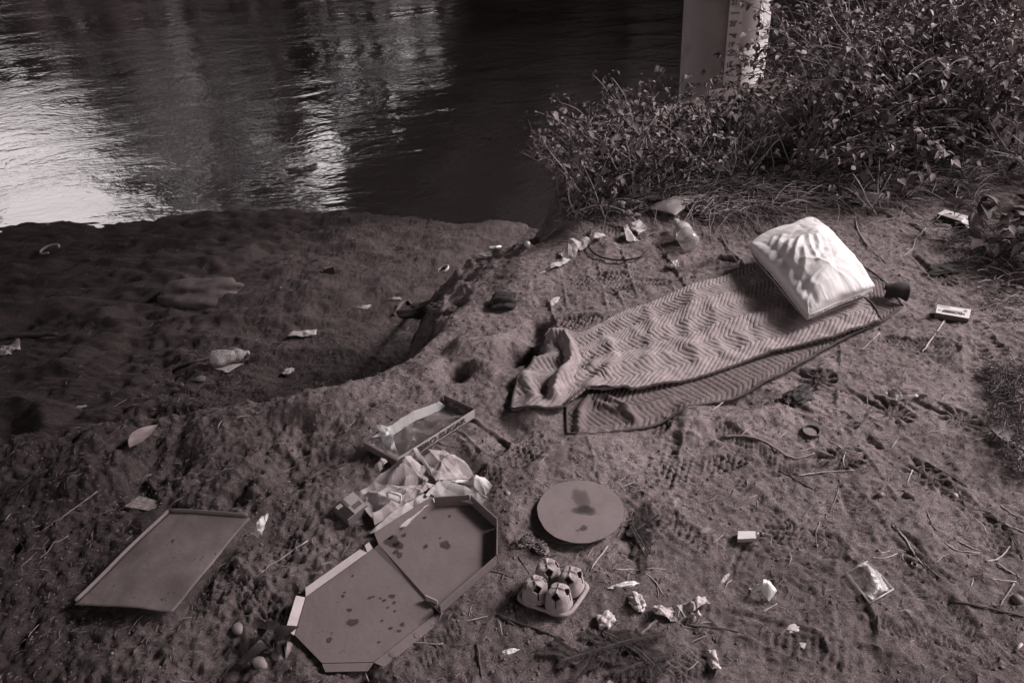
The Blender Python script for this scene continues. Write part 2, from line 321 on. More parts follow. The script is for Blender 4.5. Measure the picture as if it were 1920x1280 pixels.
def lathe(p0,p1,prof,n=20,cap=True):
    """prof: list of (t along p0->p1, radius)"""
    p0=np.asarray(p0,float);p1=np.asarray(p1,float);T=(p1-p0)/np.linalg.norm(p1-p0)
    ref=np.array([0,0,1.]) if abs(T[2])<.9 else np.array([1.,0,0]);A=np.cross(T,ref);A/=np.linalg.norm(A);B=np.cross(A,T)
    V=[];th=np.arange(n)*2*np.pi/n
    for t,r in prof: V.append((p0+(p1-p0)*t)[None,:]+r*(np.cos(th)[:,None]*A+np.sin(th)[:,None]*B))
    m=len(prof);F=[[i*n+j,i*n+(j+1)%n,(i+1)*n+(j+1)%n,(i+1)*n+j] for i in range(m-1) for j in range(n)]
    if cap: F+=[list(range(n))[::-1],[(m-1)*n+j for j in range(n)]]
    return np.vstack(V),F
def ico(c,r,sub=2,scale=(1,1,1),jit=.0,seed=0,R=None,wl=1.2):
    import bmesh
    bm=bmesh.new(); bmesh.ops.create_icosphere(bm,subdivisions=sub,radius=1); V=np.array([v.co[:] for v in bm.verts]); F=[[v.index for v in f.verts] for f in bm.faces]; bm.free()
    if jit: V=V*(1+jit*(fbm(V[:,0]*1.0+V[:,2]*.7,V[:,1]+V[:,2]*.6,wl,3,seed)*2))[:,None]
    V=V*np.asarray(scale)*r
    if R is not None: V=V@np.asarray(R).T
    return V+np.asarray(c),F
def text_mesh(txt,size,depth=.0006):
    cu=bpy.data.curves.new('lettering','FONT'); cu.body=txt; cu.size=size; cu.extrude=depth; cu.align_x='CENTER'; cu.align_y='CENTER'; cu.offset=size*.02
    o=bpy.data.objects.new('tmp',cu); COL.objects.link(o); me=bpy.data.meshes.new_from_object(o); bpy.data.objects.remove(o)
    V=np.array([v.co[:] for v in me.vertices]);F=[list(p.vertices) for p in me.polygons]; bpy.data.meshes.remove(me); return V,F
def lettering(txt,size,origin,xdir,ydir,mat,parent,stretch=1.0,label=None):
    V,F=text_mesh(txt,size); xd=np.array(xdir,float);xd/=np.linalg.norm(xd);yd=np.array(ydir,float);yd-=yd.dot(xd)*xd;yd/=np.linalg.norm(yd);nd=np.cross(xd,yd)
    W=np.asarray(origin)+V[:,:1]*stretch*xd+V[:,1:2]*yd+V[:,2:3]*nd
    return obj('lettering',W,F,mat,parent,smooth=False,label=label)
# ------------------------------------------------------------------ ground sheet
gm=bpy.data.materials.new('dirt'); gm.use_nodes=True; n=gm.node_tree; L=n.links; b=n.nodes['Principled BSDF']
geo=n.nodes.new('ShaderNodeNewGeometry')
at=n.nodes.new('ShaderNodeAttribute'); at.attribute_name='damp_and_shade'
def nnoise(sc,det=5,ro=.6,w=None):
    z=n.nodes.new('ShaderNodeTexNoise'); z.inputs['Scale'].default_value=sc; z.inputs['Detail'].default_value=det; z.inputs['Roughness'].default_value=ro; L.new(geo.outputs['Position'],z.inputs['Vector']); return z
def nramp(src,a,b_,ca,cb):
    r=n.nodes.new('ShaderNodeValToRGB'); r.color_ramp.elements[0].position=a; r.color_ramp.elements[1].position=b_; r.color_ramp.elements[0].color=ca; r.color_ramp.elements[1].color=cb; L.new(src,r.inputs[0]); return r
def nmix(f,a,b_,mode='MIX'):
    q=n.nodes.new('ShaderNodeMix'); q.data_type='RGBA'; q.blend_type=mode
    if isinstance(f,(int,float)): q.inputs[0].default_value=f
    else: L.new(f,q.inputs[0])
    L.new(a,q.inputs[6]); L.new(b_,q.inputs[7]); return q.outputs[2]
n1=nnoise(5,6); n2=nnoise(60,6,.7); n3=nnoise(330,3,.7)
dry=nramp(n1.outputs[0],.3,.7,tone(.13),tone(.23)); wet=nramp(n1.outputs[0],.3,.7,tone(.034),tone(.078))  # wet tone colours both the damp beach and the painted dimming
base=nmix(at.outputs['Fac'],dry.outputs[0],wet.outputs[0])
mot=nramp(n2.outputs[0],.34,.66,(.66,.65,.65,1),(1.25,1.24,1.24,1)); base=nmix(1.0,base,mot.outputs[0],'MULTIPLY')
gr=nramp(n3.outputs[0],.33,.72,(.40,.39,.39,1),(1.85,1.84,1.84,1)); base=nmix(1.0,base,gr.outputs[0],'MULTIPLY')
L.new(base,b.inputs['Base Color']); b.inputs['Roughness'].default_value=.93; b.inputs['Specular IOR Level'].default_value=.15
bp1=n.nodes.new('ShaderNodeBump'); bp1.inputs['Strength'].default_value=1; bp1.inputs['Distance'].default_value=.007; L.new(nnoise(90,6,.8).outputs[0],bp1.inputs['Height'])
bp2=n.nodes.new('ShaderNodeBump'); bp2.inputs['Strength'].default_value=.8; bp2.inputs['Distance'].default_value=.003; L.new(nnoise(420,3,.7).outputs[0],bp2.inputs['Height']); L.new(bp1.outputs[0],bp2.inputs['Normal'])
L.new(bp2.outputs[0],b.inputs['Normal'])
nyg,nxg=XX.shape
V=np.stack([XX,YY,Z],2).reshape(-1,3); Fg=gridfaces(nyg,nxg)[:,::-1].copy()
g=obj('ground',V,Fg,gm,kind='structure'); 
a_=g.data.attributes.new('damp_and_shade','FLOAT','POINT'); a_.data.foreach_set('value',DAMP_AND_SHADE.ravel().astype(np.float32))
tag(g,'trampled brown dirt bank with footprints, dropping to a dark river beach')
# ------------------------------------------------------------------ water
wm=bpy.data.materials.new('river_water'); wm.use_nodes=True; n=wm.node_tree; L=n.links; b=n.nodes['Principled BSDF']; geo=n.nodes.new('ShaderNodeNewGeometry')
b.inputs['Base Color'].default_value=(.010,.0075,.0078,1); b.inputs['Roughness'].default_value=.04; b.inputs['IOR'].default_value=2.3; b.inputs['Specular IOR Level'].default_value=.9
mp=n.nodes.new('ShaderNodeMapping'); mp.inputs['Scale'].default_value=(.85,1.5,1); L.new(geo.outputs['Position'],mp.inputs[0])
dn=n.nodes.new('ShaderNodeTexNoise'); dn.inputs['Scale'].default_value=.55; dn.inputs['Detail'].default_value=2; L.new(mp.outputs[0],dn.inputs['Vector'])
dm=n.nodes.new('ShaderNodeVectorMath'); dm.operation='MULTIPLY_ADD'; L.new(dn.outputs['Color'],dm.inputs[0]); dm.inputs[1].default_value=(1.0,1.0,0); L.new(mp.outputs[0],dm.inputs[2])
def wn(sc,det,ro,dist=0):
    z=n.nodes.new('ShaderNodeTexNoise'); z.inputs['Scale'].default_value=sc; z.inputs['Detail'].default_value=det; z.inputs['Roughness'].default_value=ro; z.inputs['Distortion'].default_value=dist; L.new(dm.outputs[0],z.inputs['Vector']); return z.outputs[0]
am=n.nodes.new('ShaderNodeValToRGB'); am.color_ramp.elements[0].position=.36; am.color_ramp.elements[1].position=.62; am.color_ramp.elements[0].color=(.12,.12,.12,1); am.color_ramp.elements[1].color=(1,1,1,1); L.new(wn(.33,2,.5),am.inputs[0])
h1=wn(1.3,4,.55,.25);h2=wn(8.5,3,.6,.15)
def mm(op,a,b_):
    q=n.nodes.new('ShaderNodeMath'); q.operation=op
    for i,v in enumerate((a,b_)):
        if isinstance(v,(int,float)): q.inputs[i].default_value=v
        else: L.new(v,q.inputs[i])
    return q.outputs[0]
hh=mm('ADD',mm('MULTIPLY',h1,.020),mm('MULTIPLY',mm('MULTIPLY',h2,am.outputs[0]),.0075))
bp=n.nodes.new('ShaderNodeBump'); bp.inputs['Strength'].default_value=1; bp.inputs['Distance'].default_value=1.0; L.new(hh,bp.inputs['Height']); L.new(bp.outputs[0],b.inputs['Normal'])
gl=n.nodes.new('ShaderNodeBsdfGlossy'); gl.inputs['Roughness'].default_value=.05; gl.inputs['Color'].default_value=(1,.97,.97,1); L.new(bp.outputs[0],gl.inputs['Normal']); ms=n.nodes.new('ShaderNodeMixShader'); ms.inputs[0].default_value=.93; L.new(b.outputs[0],ms.inputs[1]); L.new(gl.outputs[0],ms.inputs[2]); L.new(ms.outputs[0],n.nodes['Material Output'].inputs[0])
V=[[-170,4.5,WATER],[170,4.5,WATER],[170,70,WATER],[-170,70,WATER]]
tag(obj('water',V,[[0,1,2,3]],wm,kind='structure',smooth=False),'dark rippled river reflecting bright sky on the left')
# ------------------------------------------------------------------ bridge overhead (seen as its reflection), pier
conc=M('concrete',.03,.9,.25,1.5,bump=.4,bscale=30,bdist=.01)
steel=M('dark_steel',.02,.6,.3,1)
br=thing('road_bridge',(0,20,6),'dark road bridge deck overhead crossing the river','bridge')
BA=math.atan(.228); BR=rotz(-BA)
def bbox(off,along,z,sx,sy,sz): c=np.array([-3.17,0,0])+BR@np.array([off,along,0])+[0,0,z]; return box(c,sx,sy,sz,BR)
V,F=bbox(0,28,6.6,16.4,80,.5); obj('deck',V,F,conc,br,smooth=False)
for gx in (-8.1,-4.6,-1.6,1.6,4.6,7.6):
    m=MB(); m.add(*bbox(gx,28,5.75,.06,79,1.2)); m.add(*bbox(gx,28,5.12,.5,79,.06)); m.obj('girder',steel,br,smooth=False)
PC=np.array([2.66,9.0]); PR=.468
pm=bpy.data.materials.new('painted_pier'); pm.use_nodes=True
MATS['pier']=pm; 
pierm=M('pier_paint',.15,.5,.12,1.2,bump=.25,bscale=14,bdist=.004,spec=.4,stain=(3,.55,.10,.15))
pier=thing('bridge_pier',(PC[0],PC[1],-3.4),'tall round bridge pier standing in the river behind the brambles','pier')
th=np.linspace(0,2*np.pi,64,endpoint=False)
V,F=lathe((PC[0],PC[1],-3.4),(PC[0],PC[1],5.1),[(0,PR),(.2,PR),(.5,PR),(1,PR)],64); obj('column',V,F,pierm,pier)
V,F=box((PC[0]-2.5,PC[1],5.0),13,1.3,.5); 
view=np.array([-PC[0],-PC[1]])/np.linalg.norm(PC); rightv=np.array([-view[1],view[0]])   # screen right on the pier
if rightv[0]<0: rightv=-rightv
def pang(a): # a degrees to the right of the middle, as seen from the bank
    return view*math.cos(rad(a))+rightv*math.sin(rad(a))
def curved(a0,a1,z0,z1,r,nu=8,nv=2,th_=.004):
    P_=np.zeros((nu,nv,3))
    for i in range(nu):
        for j in range(nv):
            d=pang(a0+(a1-a0)*i/(nu-1)); P_[i,j]=[PC[0]+d[0]*r,PC[1]+d[1]*r,z0+(z1-z0)*j/(nv-1)]
    return P_
patch=M('pale_paint',.19,.6,.1,4,stain=(9,.6,.3,.08))
def pz_at(py,px=1372): # height of a pixel row on the pier front
    r=rayd(px,py); t=(PC[1]-PR)/r[1]; return CAM_H+r[2]*t
def solid_curved(a0,a1,z0,z1,r,th_,nu=10,nv=2):
    A=curved(a0,a1,z0,z1,r,nu,nv);B=curved(a0,a1,z0,z1,r-th_,nu,nv);V=np.vstack([A.reshape(-1,3),B.reshape(-1,3)]);n_=nu*nv
    F=[list(f) for f in gridfaces(nu,nv)]+[list(f[::-1]) for f in gridfaces(nu,nv,n_)]
    F+=[[0,1,1+n_,n_],[n_-1,n_-2,2*n_-2,2*n_-1]]+[[i*nv,(i+1)*nv,(i+1)*nv+n_,i*nv+n_] for i in range(nu-1)]+[[i*nv+1,(i+1)*nv+1,(i+1)*nv+1+n_,i*nv+1+n_] for i in range(nu-1)]
    return V,F
V,F=solid_curved(24,56,pz_at(185),pz_at(89),PR+.004,.006); obj('paint_patch',V,F,patch,pier,label='paler repainted patch low on the pier')
# gauge board: flat, tangential
ga=11; gd=pang(ga); gt=rightv*math.cos(rad(ga))-view*math.sin(rad(ga)); gc=PC+gd*(PR+.02)
zt,z0=pz_at(-60),pz_at(260)
Rg=np.array([[gt[0],gd[0],0],[gt[1],gd[1],0],[0,0,1]])
bw_=.142
board=M('gauge_board',.28,.55,.12,6,stain=(5,.62,.2,.1)); ink=M('gauge_ink',.02,.6,.1)
V,F=box((gc[0],gc[1],(zt+z0)/2),bw_,.02,zt-z0,Rg); gb=obj('gauge_board',V,F,board,pier,smooth=False)
G3=lambda a,z: np.array([gc[0]+gt[0]*a+gd[0]*.0115,gc[1]+gt[1]*a+gd[1]*.0115,z])
step=pz_at(4)-pz_at(44.2)
for k,nm in enumerate(["22'","21'","20'","19'","18'","17'","16'"]):
    zc=pz_at(44.2)+(2-k)*step
    if zc<z0+.05 or zc>zt-.04: continue
    o=lettering(nm,.078,G3(-.02,zc),[gt[0],gt[1],0],[0,0,1],ink,gb,stretch=.8)
    V,F=box(G3(.053,zc+.004),.03,.003,.008,Rg); obj('tick',V,F,ink,gb,smooth=False)
    V,F=box(G3(-.008,zc-step*.5),.085,.003,.009,Rg); obj('tick',V,F,ink,gb,smooth=False)
# pale drip
m=MB(); 
for k in range(70):
    y=-40+k*1.65; x=1420-.09*max(y,0)+RNG.normal(0,1.2); a=math.degrees(math.asin(min(.97,(x-1360+.078*max(0,y))/79.)))
    zz=pz_at(y); d=pang(a); c=[PC[0]+d[0]*(PR-.003),PC[1]+d[1]*(PR-.003),zz]
    V,F=ico(c,.006+.010*RNG.rand(),1,(1,1,2.2)); m.add(V,F)
m.obj('paint_drip',M('white_drip',.5,.6,.05,spec=.4),pier,label='white runny streak down the right side of the pier')
# far bank wood, only in the river's reflections
leafy=M('far_foliage',.05,.9,.3,.2); barkm=M('bark',.05,.9,.3,10)
fb=MB(); r=np.random.RandomState(5)
def crown(cx,cy,z0,h,wd,nq,out):
    for k in range(nq):
        t=r.rand()**.8; rr=wd*(1-t)**.6*math.sqrt(r.rand())*1.0+.2; a=r.rand()*6.28; c=np.array([cx+rr*math.cos(a),cy+rr*math.sin(a),z0+h*t])
        s=.5+.6*r.rand(); u=r.normal(size=3);u/=np.linalg.norm(u);v=np.cross(u,r.normal(size=3));v/=np.linalg.norm(v)
        out.add([c-u*s,c+v*s*.7,c+u*s,c-v*s*.7],[[0,1,2,3]])
# (azimuth deg, distance, height)
TR=[(-58,62,20),(-52,60,17),(-47,61,19),(-43,60,15),(-39.5,60,21),(-36.5,60,22),(-34,61,11),(-31,62,9),(-28.5,62,10),(-26,60,17),(-24,60,26),(-21.5,58,31),(-19,60,29),(-16.5,60,27),(-14.5,60,19),(-12.3,61,15),(-10.3,60,19),(-7.5,60,27),(-4.5,60,26),(-1,60,24),(1.5,60,24),(3.5,60,22),(5.5,60,27),(8,60,25),(10.5,60,24),(13,60,26),(15.5,60,22),(18,60,24),(20.5,60,23),(23.5,60,22),(27,60,20),(31,60,21),(35,60,22),(44,60,20),(54,60,22),(-65,62,20)]
kinds=['tall conifer','broad leafy tree','low willow thicket']
for i,(az,d,h) in enumerate(TR):
    x,y=d*math.sin(rad(az)),d*math.cos(rad(az)); crown(x,y,.5,h,3.0 if h>12 else 3.6,int(60+h*11) if az<-2 else int(150+h*45),fb)
    V,F=tube([[x,y,0],[x,y,h*.5],[x+.2,y,h*.9]],[.4,.25,.05],6); fb.add(V,F)
fb.obj('far_wood',leafy,smooth=False,kind='stuff',label='far wood across the river, seen in the water as a dark reflection')
# ------------------------------------------------------------------ quilted moving blanket
def wxy(pxs,z): return [tuple(PZ(*p,z)[:2]) for p in pxs]
blk=thing('moving_blanket',(0.8,2.45,0),'grey zigzag quilted moving blanket folded in two on the dirt','blanket')
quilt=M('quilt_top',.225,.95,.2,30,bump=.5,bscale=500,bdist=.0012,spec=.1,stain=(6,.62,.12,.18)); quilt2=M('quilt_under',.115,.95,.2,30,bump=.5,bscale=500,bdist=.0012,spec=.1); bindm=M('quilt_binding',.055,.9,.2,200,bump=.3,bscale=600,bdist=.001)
def smoothground(x,y): return .5*hz(x,y)+.0
LOWR=[([(1085,800),(1088,765),(1105,742),(1135,738),(1165,755),(1190,780)],.020,.016),([(1120,750),(1160,765),(1210,752),(1260,735)],.014,.014)]
TOPR=[([(1036,618),(1056,618),(1070,640),(1072,664),(1062,692),(1046,715),(1040,740)],.044,.020),
      ([(1098,650),(1096,680),(1080,715)],-.010,.02),([(1090,690),(1118,668),(1150,655)],.014,.016),([(1105,715),(1125,690),(1160,676),(1200,668),(1250,652)],.010,.018),([(1072,752),(1100,730),(1135,730),(1170,722)],.026,.016),
      ([(1240,585),(1262,610),(1290,635),(1330,640)],.005,.022),([(1330,545),(1343,580),(1335,610),(1360,650)],.005,.02),([(1190,600),(1215,625),(1250,630)],.005,.02),([(1390,560),(1420,590),(1430,620)],.004,.022),([(985,700),(1000,740)],.014,.018),([(1000,668),(1020,690),(1022,730)],-.010,.016),([(1130,610),(1150,640),(1140,690)],.010,.022),([(1215,560),(1225,600),(1215,660)],.008,.024),([(1300,540),(1290,600),(1310,660)],.009,.026),([(1390,500),(1400,570),(1430,640)],-.008,.03)]
LOWR=[(wxy(p,.03),h,w_) for p,h,w_ in LOWR]; TOPR=[(wxy(p,.05),h,w_) for p,h,w_ in TOPR]
def ridge(x,y,R_): 
    h=np.zeros_like(x)
    for p,a,w_ in R_:
        v=a*np.exp(-(segdist(x,y,p)/w_)**2); h=np.where(np.abs(v)>np.abs(h),v,h*1.0) if abs(a)>.05 else h+v
    return h
def zlow(x,y): return .009+hz(x,y)*.6+ridge(x,y,LOWR)+fbm(x,y,.25,2,61)*.006
def ztop(x,y): return np.maximum(zlow(x,y)+.012+np.zeros_like(x),.026+hz(x,y)*.6+ridge(x,y,TOPR)+fbm(x,y,.22,2,62)*.020+fbm(x*.8+y*.6,(y*.8-x*.6)*.5,.075,2,64)*.012)
def coons(Nb,Fb,Lb,Rb,nu,nv,z):
    N_,_=arcspline(np.array(wxy(Nb,z)),nu);F_,_=arcspline(np.array(wxy(Fb,z)),nu);L_,_=arcspline(np.array(wxy(Lb,z)),nv);R_,_=arcspline(np.array(wxy(Rb,z)),nv)
    u=np.linspace(0,1,nu)[:,None,None];v=np.linspace(0,1,nv)[None,:,None]
    return (1-v)*N_[:,None]+v*F_[:,None]+(1-u)*L_[None]+u*R_[None]-((1-u)*(1-v)*N_[0]+u*(1-v)*N_[-1]+(1-u)*v*F_[0]+u*v*F_[-1])
def quiltsheet(Q,zf,name,mat,parent,lenU,lenV,phase=0,amp=.0068,th_=.008,spacing=.0245):
    nu,nv,_=Q.shape; x=Q[...,0];y=Q[...,1]; z=zf(x.ravel(),y.ravel()).reshape(x.shape)
    U=np.linspace(0,lenU,nu)[:,None]+0*x; Vv=np.linspace(0,lenV,nv)[None,:]+0*x
    zig=tri(Vv/.185+phase)*.072+.006*fbm(U,Vv,.2,2,4)
    f=((U+zig)/spacing)%1.0; prof=np.clip(4*f*(1-f),0,1)**.30
    fade=1.0
    P_=np.dstack([x,y,z]); du=np.gradient(P_,axis=0);dv=np.gradient(P_,axis=1);N=np.cross(du,dv);N/=np.linalg.norm(N,axis=2)[...,None]+1e-12
    if N[...,2].mean()<0:N=-N
    puff=(prof-.6)*amp*(.8+.5*fbm(x*1,y,.03,2,8))[...,]
    longw=.0085*np.exp(-((Vv/lenV-.36+.03*np.sin(U*4))/.07)**2)+.0075*np.exp(-((Vv/lenV-.68+.03*np.sin(U*5+1))/.06)**2)-.005*np.exp(-((Vv/lenV-.52)/.06)**2)
    cornerpinch=.0015*np.cos(4*np.pi*(Vv/.150+phase))
    wr=fbm(x,y,.018,2,91)*.0018
    P_=P_+N*(puff+wr+(longw if lenV>.5 else 0))[...,None]
    V,F=solid_grid(P_,th_); o=obj(name,V,F,mat,parent); return o,P_
def edge_bind(P_,name,parent,r=.0048,sides='NLRF'):
    loop=[]
    if 'N' in sides: obj(name,*tube(P_[::6,0],r,7),bindm,parent)
    if 'F' in sides: obj(name,*tube(P_[::6,-1]-[0,0,.004],r*.6,7),quilt2,parent)
    if 'L' in sides: obj(name,*tube(P_[0,::6],r,7),bindm,parent)
    if 'R' in sides: obj(name,*tube(P_[-1,::6],r,7),bindm,parent)
LOWN=[(1064,817),(1127,815),(1202,800),(1259,778),(1321,755),(1404,722),(1505,667),(1580,627),(1655,596),(1694,568)]
Q=coons(LOWN,[(1106,690),(1200,620),(1400,550),(1585,474)],[(1064,817),(1063,790),(1064,762),(1080,725),(1106,690)],[(1694,568),(1665,528),(1625,500),(1585,474)],600,150,.015)
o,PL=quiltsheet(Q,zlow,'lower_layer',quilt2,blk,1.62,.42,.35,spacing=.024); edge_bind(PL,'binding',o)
TOPN=[(959,767),(990,769),(1030,769),(1064,760),(1085,745),(1101,733),(1125,732),(1146,736),(1202,723),(1280,704),(1355,682),(1430,656),(1505,635),(1580,617),(1655,591)]
Q=coons(TOPN,[(1030,606),(1050,604),(1085,612),(1118,598),(1174,570),(1221,556),(1291,530),(1336,516),(1400,494),(1490,470)],[(959,767),(963,735),(975,705),(995,675),(1012,640),(1030,606)],[(1655,591),(1632,560),(1560,515),(1490,470)],640,200,.035)
o,PT=quiltsheet(Q,ztop,'upper_layer',quilt,blk,1.62,.60,0.,th_=.008); edge_bind(PT,'binding',o)
# rolled dark corner at the far right
a=PZ(1658,548,.03);b2=PZ(1702,553,.03); ax=(b2-a); 
P_=np.zeros((20,26,3)); side=np.cross(ax/np.linalg.norm(ax),[0,0,1.])
for i in range(20):
    u=i/19; c=a+ax*u
    for j in range(26):
        th_=-0.6+j/25*4.7; r_=.030+.006*u-.0022*j/25*2
        P_[i,j]=c+side*(-math.cos(th_)*r_)+np.array([0,0,math.sin(th_)*r_+.012])+.003*math.sin(u*7+j*.4)
V,F=solid_grid(P_,.006); obj('rolled_corner',V,F,M('quilt_back',.028,.95,.2,40,bump=.4,bscale=400),blk,label='dark backing curled up at the corner')
# ------------------------------------------------------------------ pillow
pil=thing('pillow',(1.22,2.7,.04),'plump white pillow lying at the head of the quilted blanket','pillow')
white=M('pillow_cotton',.50,.85,.035,9,bump=.25,bscale=900,bdist=.0004,spec=.15,stain=(5,.60,.38,.25)); gus=M('pillow_gusset',.36,.9,.15,60,bump=.4,bscale=300,bdist=.001)
CL,CT,CR,CB=PZ(1401,464,.075),PZ(1524,414,.085),PZ(1641,548,.07),PZ(1514,600,.062)
n_=150; s1=np.linspace(-1,1,n_)[:,None]+np.zeros((1,n_)); t1=s1.T.copy()
def pb(s,t):
    k=.045; bow_s=s*(1-k*(1-t*t)); bow_t=t*(1-k*(1-s*s)); u=(bow_s+1)/2;v=(bow_t+1)/2   # s: L->T side ... B->R ; t: L->B
    rr=1-.045*(np.abs(s)**5*np.abs(t)**5); bow_s=bow_s*rr; bow_t=bow_t*rr; u=(bow_s+1)/2;v=(bow_t+1)/2
    return ((CL*(1-u[...,None])+CT*u[...,None])*(1-v[...,None])+(CB*(1-u[...,None])+CR*u[...,None])*v[...,None])
Bq=pb(s1,t1); 
dome=((1-np.abs(s1)**2.5)**.66)*((1-np.abs(t1)**2.5)**.66)
cre=[([(420,270),(370,360),(345,450)],.007,.008),([(470,262),(420,370),(385,520)],.010,.009),([(540,270),(470,400),(450,560)],.010,.009),([(600,330),(560,420),(500,470),(460,560)],.010,.008),([(680,320),(640,420),(600,580)],.011,.008),
 ([(740,330),(760,420),(820,510)],.008,.007),([(800,330),(830,400),(800,470)],.007,.007),([(455,620),(560,655),(700,650)],.010,.008),([(480,700),(600,720),(770,690)],.009,.008),([(560,780),(680,762),(760,745)],.007,.008),
 ([(470,590),(600,600),(720,622),(820,700)],-.008,.008),([(900,420),(1000,400),(1080,425)],.006,.009),([(840,520),(980,480),(1130,500)],.006,.010),([(350,330),(330,400),(340,460)],.006,.007),([(700,430),(720,520),(690,600)],.008,.008),
 ([(860,600),(960,640),(1060,720)],.004,.012),([(640,820),(760,850),(860,840)],.004,.010),([(560,480),(540,560),(520,620)],.007,.007),([(900,560),(850,640),(860,740)],.004,.010)]
cx,cy=Bq[...,0],Bq[...,1]; wr=np.zeros_like(cx)
for pts,h,w_ in cre:
    p=arcspline(np.array(wxy([(1340+X/4.2675,380+Y/4.2675) for X,Y in pts],.15)),12)[0]
    h*=.34;w_*=1.15; tp_=np.clip(np.minimum(1,1),0,1); dd=segdist(cx,cy,[tuple(q) for q in p])+.006*np.abs(fbm(cx,cy,.06,2,len(pts)+int(h*1e4))); wr+=h*np.exp(-(dd/w_)**1.5)-.45*h*np.exp(-((dd-w_*2.2)/w_)**2)
edge=np.minimum(1-np.abs(s1),1-np.abs(t1)); al=np.where((1-np.abs(s1))<(1-np.abs(t1)),t1,s1)
gath=np.exp(-edge/.10)*(1-np.exp(-edge/.02))*(fbm(al*9+3*edge,edge*2+np.sign(s1+t1*2),1.0,3,14))*.011
soft=folds(cx,cy,77,14,.10,.0065)*dome**.6+fbm(cx,cy,.2,2,18)*.012*dome+fbm(cx,cy,.03,2,16)*.0015
top=Bq.copy(); top[...,2]+=.014+.100*dome+(wr*1.35+soft)*np.clip(dome*1.6,0,1)+gath
nu=n_; V=[top.reshape(-1,3)]; F=[gridfaces(n_,n_)]
_o=top[...,:2]-top[...,:2].mean((0,1)); _o/=np.linalg.norm(_o,axis=2)[...,None]+1e-9; top[...,:2]+=_o*(.024*np.sin(np.pi*np.clip(edge/.20,0,1))*(1+.8*fbm(cx,cy,.09,2,55)))[...,None]
N=np.cross(np.gradient(top,axis=0),np.gradient(top,axis=1)); 
Ft=F[0] if N[...,2].mean()>0 else F[0][:,::-1].copy()
obj('pillow_case',top.reshape(-1,3),Ft,white,pil)
rim=[(i,0) for i in range(n_)]+[(n_-1,j) for j in range(1,n_)]+[(i,n_-1) for i in range(n_-2,-1,-1)]+[(0,j) for j in range(n_-2,0,-1)]
rt=np.array([top[i,j] for i,j in rim]); c0=rt.mean(0); 
inw=(c0-rt); inw[:,2]=0; inw/=np.linalg.norm(inw,axis=1)[:,None]
rings=[rt]+[rt+[0,0,-z_]+inw*o_ for z_,o_ in ((.006,-.003),(.013,-.003),(.021,.002),(.026,.010))]
bot=rings[-1].copy(); K=len(rt); 
for rr in rings[1:]: rr[:,2]=np.maximum(rr[:,2],ztop(rr[:,0],rr[:,1])+.004)
V=np.vstack(rings); F=[[a_*K+k,a_*K+(k+1)%K,(a_+1)*K+(k+1)%K,(a_+1)*K+k] for a_ in range(len(rings)-1) for k in range(K)]
V[K:4*K,:]+=(fbm(np.tile(np.arange(K)*.25,3),np.repeat([0.,1.,2.],K),1.0,2,5)*.006)[:,None]*np.tile(inw,(3,1))
obj('gusset',V,F,gus,pil)
for rr in (rings[0],rings[-1]):
    q=np.vstack([rr[::3],rr[:1]]); obj('piping',*tube(q,.0022,6,cap=False),white,pil)
# underside bulging down to the blanket
und=Bq.copy(); e0=rings[-1]; und[...,2]=np.maximum(Bq[...,2]-.02-.06*dome,ztop(cx.ravel(),cy.ravel()).reshape(cx.shape)+.003); sh=.97
und[...,0]=c0[0]+(und[...,0]-c0[0])*sh;und[...,1]=c0[1]+(und[...,1]-c0[1])*sh
obj('underside',und.reshape(-1,3),Ft[:,::-1].copy(),white,pil)
# ------------------------------------------------------------------ pizza box
card=M('box_cardboard',.135,.8,.10,6,bump=.5,bscale=7,bdist=.010,spec=.2,stain=(5,.54,.12,.2),specks=(45,.68,.07)); cardo=M('box_cardboard_edge',.30,.85,.08,30)
def poly_solid(top,th_):
    top=np.asarray(top,float);K=len(top);V=np.vstack([top,top-[0,0,th_]]);F=[list(range(K)),list(range(2*K-1,K-1,-1))]+[[i+K,(i+1)%K+K,(i+1)%K,i] for i in range(K)]
    return V,F
def wall(a,b_,h,out=0,th_=.003,a2=None,b2=None):
    """upright panel from a to b, height h, leaning outwards"""
    a=np.array(a,float);b_=np.array(b_,float);d=(b_-a)/np.linalg.norm(b_-a);nrm=np.array([d[1],-d[0],0]);up=np.array([0,0,h])+nrm*out
    q=[a,b_,b_+up,a+up]; V=np.vstack([q,[p+nrm*th_ for p in q]]); return V,[[0,1,2,3],[7,6,5,4],[0,4,5,1],[1,5,6,2],[2,6,7,3],[3,7,4,0]]
pz=thing('pizza_box',(-.33,1.35,0),'open octagonal cardboard pizza box with dark grease spots','pizza box')
zb_=.045
rimp=[(706,1004),(814,935),(880,930),(929,974),(928,1040),(822,1132)]
Rm=[PZ(x,y,.055+.0) for x,y in rimp]; g0=.020
Fl=[np.array([p[0],p[1],g0]) for p in Rm]
V,F=poly_solid([f for f in Fl],.003); obj('base_panel',V,F,card,pz,smooth=False)
for i in range(5):
    # outward is to the left of travel for this winding
    V,F=wall(Fl[i],Fl[i+1],.036,.004 if i not in (0,) else .010,.0035)
    c_=np.mean(Fl,axis=0)
    mid=(Fl[i]+Fl[i+1])/2; d_=(Fl[i+1]-Fl[i]);nn=np.array([d_[1],-d_[0],0])
    if nn.dot(mid-c_)<0: V,F=wall(Fl[i+1],Fl[i],.036,.004 if i else .010,.0035)
    V=V+[0,0,.0012*0]; obj('side_wall',V,F,card,pz,smooth=False)
